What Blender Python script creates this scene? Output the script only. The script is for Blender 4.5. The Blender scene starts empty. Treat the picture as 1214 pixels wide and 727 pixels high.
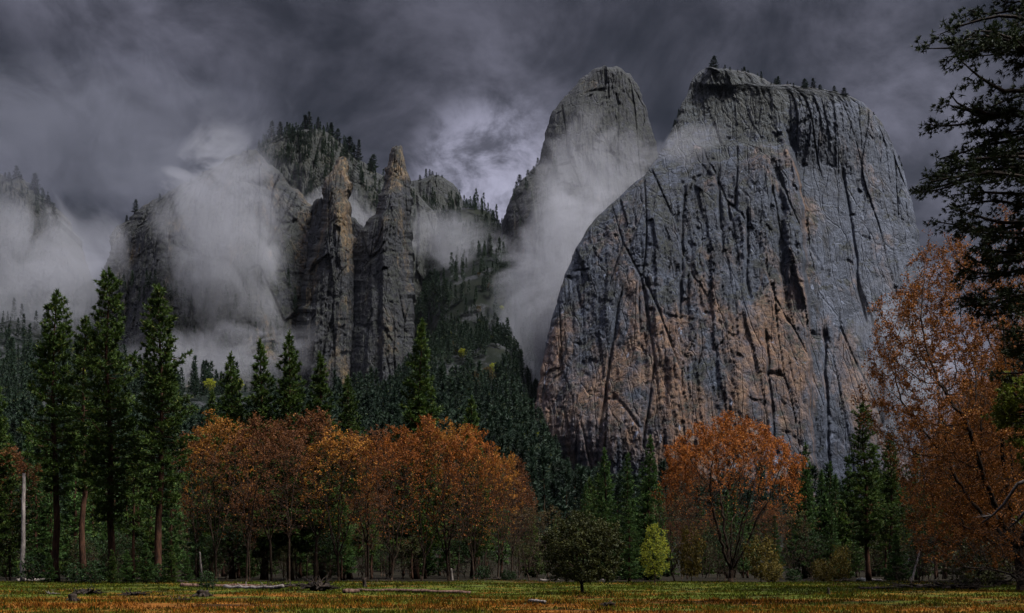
import bpy, math, random
import numpy as np
from mathutils import Vector, Matrix

R = math.radians
scene = bpy.context.scene
COL = scene.collection

# ------------------------------------------------------------------ camera
FPX, CX, HY, EYE = 1300.0, 607.0, 672.0, 1.7      # focal length in photo pixels, centre, horizon line, eye height
cam_d = bpy.data.cameras.new("camera")
cam = bpy.data.objects.new("camera", cam_d)
COL.objects.link(cam)
cam.location = (0, 0, EYE)
cam.rotation_euler = (R(90), 0, 0)
cam_d.sensor_width = 36.0
cam_d.lens = FPX / 1214.0 * 36.0
cam_d.shift_y = (HY - 363.5) / 1214.0
cam_d.clip_start = 0.5
cam_d.clip_end = 20000
scene.camera = cam


def W(px, py, d):
    """world point seen at photo pixel (px, py) at distance d"""
    return np.array([(px - CX) * d / FPX, d, EYE + (HY - py) * d / FPX])


def wx(px, d):
    return (px - CX) * d / FPX


# ------------------------------------------------------------------ numpy noise
_G = np.array([[1, 1, 0], [-1, 1, 0], [1, -1, 0], [-1, -1, 0], [1, 0, 1], [-1, 0, 1], [1, 0, -1], [-1, 0, -1],
               [0, 1, 1], [0, -1, 1], [0, 1, -1], [0, -1, -1], [1, 1, 0], [-1, 1, 0], [0, -1, 1], [0, -1, -1]], float)


def _h(i, j, k, seed):
    n = (i.astype(np.int64) * 374761393 + j.astype(np.int64) * 668265263 + k.astype(np.int64) * 2147483647 + seed * 1274126177) & 0xFFFFFFFF
    n = ((n ^ (n >> 13)) * 1274126177) & 0xFFFFFFFF
    n = ((n ^ (n >> 16)) * 2246822519) & 0xFFFFFFFF
    return (n ^ (n >> 15)) & 15


def perlin(x, y, z, seed=0):
    x, y, z = np.broadcast_arrays(np.asarray(x, float), np.asarray(y, float), np.asarray(z, float))
    i, j, k = np.floor(x), np.floor(y), np.floor(z)
    fx, fy, fz = x - i, y - j, z - k
    u, v, w = [t * t * t * (t * (t * 6 - 15) + 10) for t in (fx, fy, fz)]

    def g(a, b, c):
        gr = _G[_h(i + a, j + b, k + c, seed)]
        return gr[..., 0] * (fx - a) + gr[..., 1] * (fy - b) + gr[..., 2] * (fz - c)
    x00 = g(0, 0, 0) * (1 - u) + g(1, 0, 0) * u
    x10 = g(0, 1, 0) * (1 - u) + g(1, 1, 0) * u
    x01 = g(0, 0, 1) * (1 - u) + g(1, 0, 1) * u
    x11 = g(0, 1, 1) * (1 - u) + g(1, 1, 1) * u
    return (x00 * (1 - v) + x10 * v) * (1 - w) + (x01 * (1 - v) + x11 * v) * w


def fbm(x, y, z, octv=4, seed=0, gain=0.5):
    s, a, f = 0.0, 1.0, 1.0
    for o in range(octv):
        s = s + a * perlin(x * f, y * f, z * f, seed + o * 17)
        a *= gain
        f *= 2.03
    return s


def ridged(x, y, z, octv=4, seed=0, gain=0.5):
    s, a, f = 0.0, 1.0, 1.0
    for o in range(octv):
        s = s + a * (1 - np.abs(perlin(x * f, y * f, z * f, seed + o * 31)) * 2.0)
        a *= gain
        f *= 2.05
    return s


def facets(x, z, sx, sz, seed=0, tilt=0.35, off=0.5, jit=0.9):
    """broken rock: cells of random depth and tilt; also the distance to the nearest joint"""
    u, v = x / sx, z / sz
    iu, iv = np.floor(u), np.floor(v)
    f1 = np.full(u.shape, 9.0)
    f2 = np.full(u.shape, 9.0)
    val = np.zeros(u.shape)
    for a in (-1, 0, 1):
        for b in (-1, 0, 1):
            ci, cj = iu + a, iv + b
            r = []
            for q in range(5):
                n = (ci.astype(np.int64) * 374761393 + cj.astype(np.int64) * 668265263 + (seed * 7 + q) * 1274126177) & 0xFFFFFFFF
                n = ((n ^ (n >> 13)) * 1274126177) & 0xFFFFFFFF
                n = ((n ^ (n >> 16)) * 2246822519) & 0xFFFFFFFF
                r.append(((n ^ (n >> 15)) & 0xFFFF) / 65535.0 - 0.5)
            du, dv = u - (ci + 0.5 + r[0] * jit), v - (cj + 0.5 + r[1] * jit)
            d = np.hypot(du, dv)
            near = d < f1
            f2 = np.where(near, f1, np.minimum(f2, d))
            f1 = np.where(near, d, f1)
            val = np.where(near, r[2] * 2 * off + r[3] * 2 * tilt * du + r[4] * 2 * tilt * dv, val)
    return val, f2 - f1


def sstep(a, b, x):
    t = np.clip((np.asarray(x, float) - a) / (b - a), 0, 1)
    return t * t * (3 - 2 * t)


# ------------------------------------------------------------------ mesh helpers
def mesh_np(name, verts, faces, mat=None, smooth=False, attr=None):
    """faces: an int array (n,3)/(n,4), or a list of such arrays"""
    if not isinstance(faces, list):
        faces = [faces]
    faces = [np.asarray(f, np.int32) for f in faces if len(f)]
    verts = np.asarray(verts, np.float32)
    me = bpy.data.meshes.new(name)
    me.vertices.add(len(verts))
    me.vertices.foreach_set("co", verts.ravel())
    nl = sum(f.size for f in faces)
    nf = sum(len(f) for f in faces)
    me.loops.add(nl)
    me.polygons.add(nf)
    me.loops.foreach_set("vertex_index", np.concatenate([f.ravel() for f in faces]))
    starts, s = [], 0
    for f in faces:
        starts.append(s + np.arange(len(f)) * f.shape[1])
        s += f.size
    me.polygons.foreach_set("loop_start", np.concatenate(starts).astype(np.int32))
    if smooth:
        me.polygons.foreach_set("use_smooth", np.ones(nf, bool))
    if attr:
        for k, v in attr.items():
            at = me.attributes.new(k, 'FLOAT', 'POINT')
            at.data.foreach_set("value", np.asarray(v, np.float32).ravel())
    me.update(calc_edges=True)
    me.validate()
    if mat:
        me.materials.append(mat)
    return me


def obj(name, data, parent=None, loc=(0, 0, 0), rot=(0, 0, 0), scale=(1, 1, 1), **props):
    o = bpy.data.objects.new(name, data)
    COL.objects.link(o)
    o.parent = parent
    o.location, o.rotation_euler, o.scale = loc, rot, scale
    for k, v in props.items():
        if v is not None:
            o[k] = v
    return o


def norm(v):
    return v / np.maximum(np.linalg.norm(v, axis=-1, keepdims=True), 1e-9)


def prisms(A, B, ra, rb, sides):
    """independent tapered prisms from A to B -> verts, quads"""
    n = len(A)
    d = norm(B - A)
    ref = np.where(np.abs(d[:, 2:3]) > 0.9, np.array([[1.0, 0, 0]]), np.array([[0, 0, 1.0]]))
    u = norm(np.cross(d, ref))
    v = np.cross(d, u)
    th = np.arange(sides) * 2 * math.pi / sides
    ring = u[:, None, :] * np.cos(th)[None, :, None] + v[:, None, :] * np.sin(th)[None, :, None]
    va = A[:, None, :] + ring * np.asarray(ra)[:, None, None]
    vb = B[:, None, :] + ring * np.asarray(rb)[:, None, None]
    V = np.concatenate([va, vb], 1).reshape(-1, 3)
    k = np.arange(sides)
    q = np.stack([k, (k + 1) % sides, (k + 1) % sides + sides, k + sides], 1)
    F = (np.arange(n)[:, None, None] * 2 * sides + q[None]).reshape(-1, 4)
    return V, F


def tube(pts, rads, sides=8, rough=0.0, seed=0, cap=True):
    """one continuous tube along a polyline"""
    P = np.asarray(pts, float)
    r = np.asarray(rads, float)
    n = len(P)
    T = norm(np.gradient(P, axis=0))
    ref = np.array([0.0, 0, 1]) if abs(T[0, 2]) < 0.8 else np.array([1.0, 0, 0])
    U = []
    u = norm(np.cross(T[0], ref))
    for t in T:
        u = norm(u - t * np.dot(u, t))
        U.append(u)
    U = np.array(U)
    V = np.cross(T, U)
    th = np.arange(sides) * 2 * math.pi / sides
    rr = r[:, None] * np.ones(sides)[None]
    if rough:
        rr = rr * (1 + rough * perlin(np.cos(th)[None] * 1.7 + seed, np.sin(th)[None] * 1.7, np.arange(n)[:, None] * 0.45, seed) * 2)
    X = P[:, None] + (U[:, None] * np.cos(th)[None, :, None] + V[:, None] * np.sin(th)[None, :, None]) * rr[..., None]
    vs = X.reshape(-1, 3)
    i, k = np.meshgrid(np.arange(n - 1), np.arange(sides), indexing='ij')
    a = i * sides + k
    b = i * sides + (k + 1) % sides
    F = np.stack([a, b, b + sides, a + sides], -1).reshape(-1, 4)
    tri = np.zeros((0, 3), int)
    if cap:
        m = len(vs)
        vs = np.concatenate([vs, P[:1], P[-1:]])
        kk = np.arange(sides)
        t0 = np.stack([np.full(sides, m), (kk + 1) % sides, kk], 1)
        o = (n - 1) * sides
        t1 = np.stack([np.full(sides, m + 1), o + kk, o + (kk + 1) % sides], 1)
        tri = np.concatenate([t0, t1])
    return vs, F, tri


class MB:
    """collects pieces of one mesh"""
    def __init__(s):
        s.v, s.q, s.t, s.n = [], [], [], 0

    def add(s, v, q=None, t=None):
        s.v.append(np.asarray(v, float))
        if q is not None and len(q):
            s.q.append(np.asarray(q) + s.n)
        if t is not None and len(t):
            s.t.append(np.asarray(t) + s.n)
        s.n += len(v)
        return s

    def build(s, name, mat, smooth=False):
        fs = []
        if s.q:
            fs.append(np.concatenate(s.q))
        if s.t:
            fs.append(np.concatenate(s.t))
        return mesh_np(name, np.concatenate(s.v), fs, mat, smooth)


def blades(C, D, ln, wd, rng, tri=True):
    """one leaf/needle blade per row: C base points, D directions"""
    n = len(C)
    D = norm(D)
    rnd = rng.normal(size=(n, 3))
    S = norm(np.cross(D, rnd))
    ln = np.broadcast_to(ln, (n,))[:, None]
    wd = np.broadcast_to(wd, (n,))[:, None]
    if tri:
        V = np.stack([C - S * wd * 0.5, C + S * wd * 0.5, C + D * ln], 1).reshape(-1, 3)
        return V, np.arange(n * 3).reshape(-1, 3)
    N = np.cross(S, D)
    mid = C + D * ln * 0.5
    V = np.stack([C, mid - S * wd * 0.5 + N * wd * 0.12, C + D * ln, mid + S * wd * 0.5 + N * wd * 0.12], 1).reshape(-1, 3)
    return V, np.arange(n * 4).reshape(-1, 4)


# ------------------------------------------------------------------ node helpers
class NT:
    def __init__(s, nt):
        s.nt = nt
        nt.nodes.clear()

    def n(s, typ, ins=None, **kw):
        nd = s.nt.nodes.new(typ)
        for k, v in kw.items():
            setattr(nd, k, v)
        for k, v in (ins or {}).items():
            sock = nd.inputs[k]
            if hasattr(v, 'is_linked'):
                s.nt.links.new(v, sock)
            else:
                sock.default_value = v
        return nd

    def math(s, op, a, b=0.0, c=0.0, clamp=False):
        nd = s.n('ShaderNodeMath', {0: a, 1: b, 2: c}, operation=op)
        nd.use_clamp = clamp
        return nd.outputs[0]

    def vmath(s, op, a, b=(0, 0, 0)):
        nd = s.n('ShaderNodeVectorMath', {0: a, 1: b}, operation=op)
        return nd.outputs[1] if op in ('DOT_PRODUCT', 'LENGTH') else nd.outputs[0]

    def scale(s, v, xyz):
        return s.vmath('MULTIPLY', v, xyz)

    def noise(s, vec, sc, detail=4, rough=0.5, dist=0.0):
        return s.n('ShaderNodeTexNoise', {'Vector': vec, 'Scale': sc, 'Detail': detail, 'Roughness': rough, 'Distortion': dist}).outputs[0]

    def ramp(s, fac, a, b, lo=0.0, hi=1.0):
        nd = s.n('ShaderNodeMapRange', {0: fac, 1: a, 2: b, 3: lo, 4: hi}, interpolation_type='SMOOTHSTEP')
        return nd.outputs[0]

    def mix(s, fac, a, b, blend='MIX'):
        nd = s.n('ShaderNodeMix', data_type='RGBA', blend_type=blend)
        for k, v in ((0, fac), (6, a), (7, b)):
            if hasattr(v, 'is_linked'):
                s.nt.links.new(v, nd.inputs[k])
            elif k == 0:
                nd.inputs[0].default_value = v
            else:
                nd.inputs[k].default_value = (v[0], v[1], v[2], 1)
        return nd.outputs[2]

    def link(s, a, b):
        s.nt.links.new(a, b)


def new_mat(name):
    m = bpy.data.materials.new(name)
    m.use_nodes = True
    t = NT(m.node_tree)
    out = t.n('ShaderNodeOutputMaterial')
    return m, t, out


def surf(t, out, color, rough=0.8, bump=None, bump_dist=0.1, bump_str=1.0, spec=0.3):
    ins = {'Base Color': color if hasattr(color, 'is_linked') else (*color, 1), 'Roughness': rough, 'Specular IOR Level': spec}
    if bump is not None:
        ins['Normal'] = t.n('ShaderNodeBump', {'Height': bump, 'Distance': bump_dist, 'Strength': bump_str}).outputs[0]
    p = t.n('ShaderNodeBsdfPrincipled', ins)
    t.link(p.outputs[0], out.inputs[0])
    return p


def leaf_mat(name, c1, c2, c3=None, f3=0.15, trans=0.25, var=0.35, clump=0.55):
    """leaf/needle material: colour varies leaf by leaf and tree by tree"""
    m, t, out = new_mat(name)
    geo = t.n('ShaderNodeNewGeometry')
    rnd = geo.outputs['Random Per Island']
    oi = t.n('ShaderNodeObjectInfo')
    tc = t.n('ShaderNodeTexCoord')
    cl = t.noise(tc.outputs['Object'], clump, 3)
    f = t.math('ADD', t.math('MULTIPLY', rnd, 0.35), t.math('MULTIPLY', t.ramp(cl, 0.32, 0.68), 0.65), clamp=True)
    col = t.mix(f, c1, c2)
    if c3:
        col = t.mix(t.math('LESS_THAN', t.math('FRACT', t.math('MULTIPLY', rnd, 17.31)), f3 * 0.5), col, c3)
    b = t.math('ADD', 1.0 - var * 0.5, t.math('MULTIPLY', oi.outputs['Random'], var))
    col = t.n('ShaderNodeVectorMath', {0: col, 3: b}, operation='SCALE').outputs[0]
    d = t.n('ShaderNodeBsdfPrincipled', {'Base Color': col, 'Roughness': 0.65, 'Specular IOR Level': 0.25})
    tr = t.n('ShaderNodeBsdfTranslucent', {'Color': col})
    mx = t.n('ShaderNodeMixShader', {0: trans, 1: d.outputs[0], 2: tr.outputs[0]})
    t.link(mx.outputs[0], out.inputs[0])
    return m


def bark_mat(name, c1, c2, sc=6.0, zs=0.15):
    m, t, out = new_mat(name)
    tc = t.n('ShaderNodeTexCoord')
    v = t.scale(tc.outputs['Object'], (1, 1, zs))
    n1 = t.noise(v, sc, 5, 0.65)
    n2 = t.noise(tc.outputs['Object'], 0.5, 3)
    f = t.math('ADD', t.ramp(n1, 0.35, 0.65), t.math('MULTIPLY', t.math('SUBTRACT', n2, 0.5), 0.8), clamp=True)
    surf(t, out, t.mix(f, c1, c2), 0.9, n1, 0.08, 0.9, 0.15)
    return m


# ------------------------------------------------------------------ materials
M_NEEDLE = leaf_mat("pine_needles", (0.022, 0.052, 0.010), (0.096, 0.155, 0.026), (0.17, 0.19, 0.03), 0.10, 0.2)
M_FIR = leaf_mat("fir_needles", (0.024, 0.060, 0.016), (0.084, 0.160, 0.034), (0.14, 0.19, 0.035), 0.1, 0.2)
M_FAR = leaf_mat("far_needles", (0.010, 0.022, 0.014), (0.026, 0.046, 0.024), (0.05, 0.06, 0.02), 0.06, 0.15, 1.0, 0.02)
M_LIME = leaf_mat("spring_leaves", (0.24, 0.27, 0.022), (0.46, 0.48, 0.05), (0.56, 0.56, 0.07), 0.2, 0.5)
M_OAKLEAF = leaf_mat("russet_leaves", (0.18, 0.052, 0.012), (0.54, 0.165, 0.024), (0.64, 0.25, 0.04), 0.15, 0.3)
M_GOLD = leaf_mat("golden_leaves", (0.20, 0.075, 0.013), (0.58, 0.23, 0.030), (0.70, 0.36, 0.05), 0.15, 0.3)
M_RUSSET = leaf_mat("dark_russet_leaves", (0.15, 0.050, 0.011), (0.44, 0.150, 0.022), (0.56, 0.24, 0.036), 0.12, 0.25)
M_OAKDARK = leaf_mat("brown_leaves", (0.11, 0.040, 0.016), (0.26, 0.098, 0.028), (0.36, 0.16, 0.04), 0.12, 0.3)
M_OLIVE = leaf_mat("olive_leaves", (0.020, 0.026, 0.005), (0.058, 0.062, 0.011), (0.10, 0.095, 0.016), 0.12, 0.2)
M_YELLOW = leaf_mat("yellow_leaves", (0.09, 0.07, 0.012), (0.19, 0.14, 0.022), (0.26, 0.18, 0.03), 0.15, 0.3)
M_WILLOW = leaf_mat("fading_willow_leaves", (0.08, 0.055, 0.018), (0.14, 0.09, 0.026), (0.10, 0.10, 0.02), 0.25, 0.3)
M_CEDAR = leaf_mat("cedar_sprays", (0.012, 0.022, 0.008), (0.032, 0.050, 0.013), (0.07, 0.08, 0.015), 0.06, 0.15)
M_CEDARLIT = leaf_mat("lit_cedar_sprays", (0.08, 0.11, 0.012), (0.19, 0.23, 0.025), (0.26, 0.27, 0.03), 0.15, 0.3)  # yellow-green cedar, with the lit look of the boughs put into its colour
M_BUSH = leaf_mat("bush_leaves", (0.010, 0.027, 0.007), (0.026, 0.060, 0.013), (0.05, 0.09, 0.018), 0.15, 0.2)
M_PINEBARK = bark_mat("pine_bark", (0.028, 0.015, 0.010), (0.105, 0.050, 0.030), 5.0)
M_OAKBARK = bark_mat("oak_bark", (0.020, 0.014, 0.010), (0.075, 0.047, 0.031), 8.0)
M_DEADWOOD = bark_mat("weathered_wood", (0.10, 0.085, 0.075), (0.33, 0.28, 0.25), 7.0)
M_SNAG = bark_mat("bleached_wood", (0.26, 0.22, 0.20), (0.62, 0.54, 0.49), 7.0)
M_GREYWOOD = bark_mat("grey_dead_bough", (0.04, 0.036, 0.034), (0.16, 0.14, 0.13), 7.0)
M_DARKWOOD = bark_mat("wet_dead_wood", (0.012, 0.010, 0.009), (0.055, 0.04, 0.03), 7.0)
M_REDWOODLOG = bark_mat("reddish_log", (0.06, 0.03, 0.022), (0.20, 0.12, 0.09), 6.0)


def meadow_color(t):
    """grass colour by place: green with bands of rusty dead bracken"""
    pos = t.n('ShaderNodeNewGeometry').outputs['Position']
    v = t.scale(pos, (0.075, 0.20, 0.0))
    n1 = t.noise(v, 1.0, 6, 0.68, 0.8)
    n2 = t.noise(t.scale(pos, (0.8, 1.6, 0.0)), 1.0, 4, 0.65)
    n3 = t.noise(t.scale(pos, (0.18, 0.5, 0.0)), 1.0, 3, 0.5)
    sep = t.n('ShaderNodeSeparateXYZ', {0: pos})
    near = t.ramp(sep.outputs[1], 44, 84, 0.06, -0.05)
    f = t.math('ADD', n1, near)
    f = t.math('ADD', f, t.math('MULTIPLY', t.math('SUBTRACT', n2, 0.5), 0.35))
    f = t.ramp(f, 0.46, 0.64)
    green = t.mix(t.ramp(n2, 0.3, 0.7), (0.022, 0.034, 0.004), (0.110, 0.135, 0.015))
    rust = t.mix(t.ramp(n2, 0.3, 0.7), (0.068, 0.022, 0.005), (0.34, 0.128, 0.019))
    col = t.mix(f, green, rust)
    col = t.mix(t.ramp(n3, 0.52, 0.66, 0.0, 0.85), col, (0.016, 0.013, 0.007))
    return col, pos, n2


def make_ground_mat():
    m, t, out = new_mat("valley_ground")
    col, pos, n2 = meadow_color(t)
    sep = t.n('ShaderNodeSeparateXYZ', {0: pos})
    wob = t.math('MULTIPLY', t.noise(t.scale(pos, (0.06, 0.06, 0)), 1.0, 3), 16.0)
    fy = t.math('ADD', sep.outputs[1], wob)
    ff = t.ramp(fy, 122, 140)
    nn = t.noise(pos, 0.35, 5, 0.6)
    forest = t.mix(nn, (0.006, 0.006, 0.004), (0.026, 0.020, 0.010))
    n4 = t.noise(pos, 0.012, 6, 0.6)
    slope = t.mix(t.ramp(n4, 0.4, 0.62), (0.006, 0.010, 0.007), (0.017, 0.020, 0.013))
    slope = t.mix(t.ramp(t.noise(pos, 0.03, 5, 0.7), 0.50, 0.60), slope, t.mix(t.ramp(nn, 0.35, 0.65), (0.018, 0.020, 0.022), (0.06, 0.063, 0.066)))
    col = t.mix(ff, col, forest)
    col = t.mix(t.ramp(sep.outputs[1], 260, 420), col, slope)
    surf(t, out, col, 0.95, t.noise(pos, 3.0, 4, 0.7), 0.12, 1.0, 0.1)
    return m


def make_grass_mat():
    m, t, out = new_mat("meadow_blades")
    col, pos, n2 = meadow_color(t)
    rnd = t.n('ShaderNodeNewGeometry').outputs['Random Per Island']
    b = t.math('ADD', 0.80, t.math('MULTIPLY', rnd, 0.45))
    col = t.n('ShaderNodeVectorMath', {0: col, 3: b}, operation='SCALE').outputs[0]
    d = t.n('ShaderNodeBsdfDiffuse', {'Color': col})
    tr = t.n('ShaderNodeBsdfTranslucent', {'Color': col})
    mx = t.n('ShaderNodeMixShader', {0: 0.3, 1: d.outputs[0], 2: tr.outputs[0]})
    t.link(mx.outputs[0], out.inputs[0])
    return m


def rock_mat(name, base_dark, base_mid, pale, orange, orange_amt, plants, streak=0.6, sc=1.0):
    """granite: stretched water streaks, lichen, pale flake scars, plants on ledges"""
    m, t, out = new_mat(name)
    pos = t.n('ShaderNodeNewGeometry').outputs['Position']
    warp = t.n('ShaderNodeTexNoise', {'Vector': pos, 'Scale': 0.012 * sc, 'Detail': 3.0})
    wv = t.n('ShaderNodeVectorMath', {0: t.vmath('SUBTRACT', warp.outputs[1], (0.5, 0.5, 0.5)), 3: 45.0}, operation='SCALE').outputs[0]
    p2 = t.vmath('ADD', pos, wv)
    p3 = t.vmath('ADD', pos, t.n('ShaderNodeVectorMath', {0: wv, 3: 0.35}, operation='SCALE').outputs[0])
    fine = t.noise(p2, 0.16 * sc, 7, 0.72)
    mid = t.noise(p2, 0.035 * sc, 5, 0.62)
    big = t.noise(pos, 0.006 * sc, 3, 0.5)
    st = t.noise(t.scale(p2, (1, 0.6, 0.07)), 0.10 * sc, 5, 0.65)
    st2 = t.noise(t.scale(pos, (1, 0.6, 0.035)), 0.045 * sc, 4, 0.6)
    col = t.mix(t.ramp(mid, 0.36, 0.66), base_dark, base_mid)
    col = t.mix(t.math('MULTIPLY', t.ramp(fine, 0.50, 0.68), 0.45), col, pale)
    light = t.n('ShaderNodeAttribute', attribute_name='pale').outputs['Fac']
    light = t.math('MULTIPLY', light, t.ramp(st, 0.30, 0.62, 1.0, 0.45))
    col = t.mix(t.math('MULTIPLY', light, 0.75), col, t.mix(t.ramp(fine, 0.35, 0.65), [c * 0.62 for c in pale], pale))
    # water streaks
    s = t.math('MULTIPLY', t.ramp(st2, 0.50, 0.62), t.ramp(st, 0.40, 0.62))
    col = t.mix(t.math('MULTIPLY', s, streak), col, [c * 0.32 for c in base_dark])
    # orange lichen and iron stains
    wts = t.n('ShaderNodeAttribute', attribute_name='rust').outputs['Fac']
    o1 = t.noise(t.scale(p2, (1, 1, 0.28)), 0.022 * sc, 5, 0.60)
    o2 = t.noise(t.scale(p2, (1, 1, 0.16)), 0.11 * sc, 5, 0.65)
    o = t.math('ADD', t.math('MULTIPLY', o1, 0.65), t.math('MULTIPLY', o2, 0.35))
    o = t.math('ADD', o, t.math('MULTIPLY', t.math('SUBTRACT', wts, 0.5), 0.30))
    o = t.math('MULTIPLY', t.ramp(o, 0.47, 0.66), orange_amt)
    o = t.math('MULTIPLY', o, t.ramp(fine, 0.34, 0.62, 0.30, 1.0))
    col = t.mix(o, col, t.mix(t.ramp(o2, 0.4, 0.62), orange, [orange[0] * 1.15, orange[1] * 1.40, orange[2] * 1.75]))
    # bright fresh scars
    sc_n = t.noise(t.scale(p2, (1, 1, 0.35)), 0.11 * sc, 3, 0.5)
    col = t.mix(t.math('MULTIPLY', t.ramp(sc_n, 0.68, 0.73), 0.75), col, [min(1, c * 1.5) for c in pale])
    # plants
    if plants > 0:
        nz = t.n('ShaderNodeSeparateXYZ', {0: t.n('ShaderNodeNewGeometry').outputs['Normal']}).outputs[2]
        pl = t.math('ADD', t.noise(pos, 0.05 * sc, 5, 0.7), t.math('MULTIPLY', nz, 0.30))
        pa = t.n('ShaderNodeAttribute', attribute_name='green').outputs['Fac']
        pl = t.math('ADD', pl, t.math('MULTIPLY', pa, 0.35))
        col = t.mix(t.ramp(pl, 0.80 - plants * 0.2, 0.86 - plants * 0.2), col, t.mix(t.ramp(fine, 0.36, 0.62), (0.007, 0.010, 0.007), t.mix(0.5, (0.030, 0.036, 0.018), col)))
    vo = t.n('ShaderNodeTexVoronoi', {'Vector': t.scale(p3, (1, 0.6, 0.10)), 'Scale': 0.15 * sc}, feature='DISTANCE_TO_EDGE').outputs['Distance']
    vo2 = t.n('ShaderNodeTexVoronoi', {'Vector': t.scale(p3, (1, 0.6, 0.06)), 'Scale': 0.06 * sc}, feature='DISTANCE_TO_EDGE').outputs['Distance']
    jt = t.math('ADD', t.math('MULTIPLY', t.ramp(vo, 0.0, 0.08), 0.45), t.math('MULTIPLY', t.ramp(vo2, 0.0, 0.05), 0.9))
    h = t.math('ADD', t.math('ADD', t.math('MULTIPLY', fine, 2.4), t.math('MULTIPLY', st, 1.2)), jt)
    surf(t, out, col, 0.68, h, 1.7, 1.0, 0.4)
    return m


M_GROUND = make_ground_mat()
M_GRASS = make_grass_mat()
M_CLIFF = rock_mat("grey_granite", (0.013, 0.019, 0.032), (0.043, 0.057, 0.088), (0.160, 0.186, 0.255), (0.235, 0.112, 0.048), 0.85, 0.35, 0.85)
M_SPIRE = rock_mat("dark_granite", (0.005, 0.007, 0.011), (0.020, 0.024, 0.032), (0.085, 0.083, 0.084), (0.26, 0.15, 0.055), 0.75, 0.75, 0.7, 1.3)
M_RIDGE = rock_mat("wooded_granite", (0.008, 0.011, 0.013), (0.025, 0.030, 0.034), (0.065, 0.066, 0.066), (0.16, 0.10, 0.04), 0.4, 1.1, 0.6, 1.1)
M_BOULDER = rock_mat("boulder_granite", (0.12, 0.125, 0.13), (0.22, 0.225, 0.23), (0.32, 0.32, 0.32), (0.2, 0.14, 0.08), 0.3, 0.0, 0.3, 4.0)


# ------------------------------------------------------------------ terrain
def H(x, y):
    x = np.asarray(x, float)
    y = np.asarray(y, float)
    a = CX + x / np.maximum(y, 1.0) * FPX           # bearing, as a photo column
    t = np.clip((y - 250) / 1200.0, 0, 1.25)
    m = 1.0 - 0.62 * sstep(600, 690, a) - 0.12 * sstep(900, 1300, a)
    m = m - 0.30 * sstep(120, 190, a) * (1 - sstep(440, 500, a)) * sstep(900, 1300, y)
    gully = 0.35 * sstep(470, 540, a) * (1 - sstep(580, 640, a)) * sstep(900, 1800, y)
    z = 300 * np.power(t, 1.35) * (m + gully)
    z = z * (1 + 0.16 * fbm(x / 260, y / 260, 0.3, 4, 5)) + sstep(300, 700, y) * 9 * fbm(x / 60, y / 60, 1.7, 3, 9)
    nearz = 0.22 * fbm(x / 14, y / 14, 0.5, 3, 2) * sstep(20, 60, y)
    return z + nearz - 0.05


def make_ground():
    ys = np.concatenate([np.linspace(-70, 30, 12), np.linspace(34, 130, 90), np.geomspace(133, 6500, 190)])
    av = np.concatenate([np.linspace(-2.4, -0.62, 26), np.linspace(-0.6, 0.6, 230), np.linspace(0.62, 2.4, 26)])
    Yg, Ag = np.meshgrid(ys, av, indexing='ij')
    X = Ag * (Yg + 90)
    Z = H(X, Yg)
    V = np.stack([X, Yg, Z], -1).reshape(-1, 3)
    nr, nc = Yg.shape
    i, k = np.meshgrid(np.arange(nr - 1), np.arange(nc - 1), indexing='ij')
    a = (i * nc + k).ravel()
    F = np.stack([a, a + 1, a + 1 + nc, a + nc], 1)
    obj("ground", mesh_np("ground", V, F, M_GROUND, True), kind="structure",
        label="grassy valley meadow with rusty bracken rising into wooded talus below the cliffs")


make_ground()


# ------------------------------------------------------------------ rock masses
def interp_edge(pts, ys):
    p = np.array(sorted(pts, key=lambda q: q[1]), float)
    return np.interp(ys, p[:, 1], p[:, 0])


SURF = {}


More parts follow.
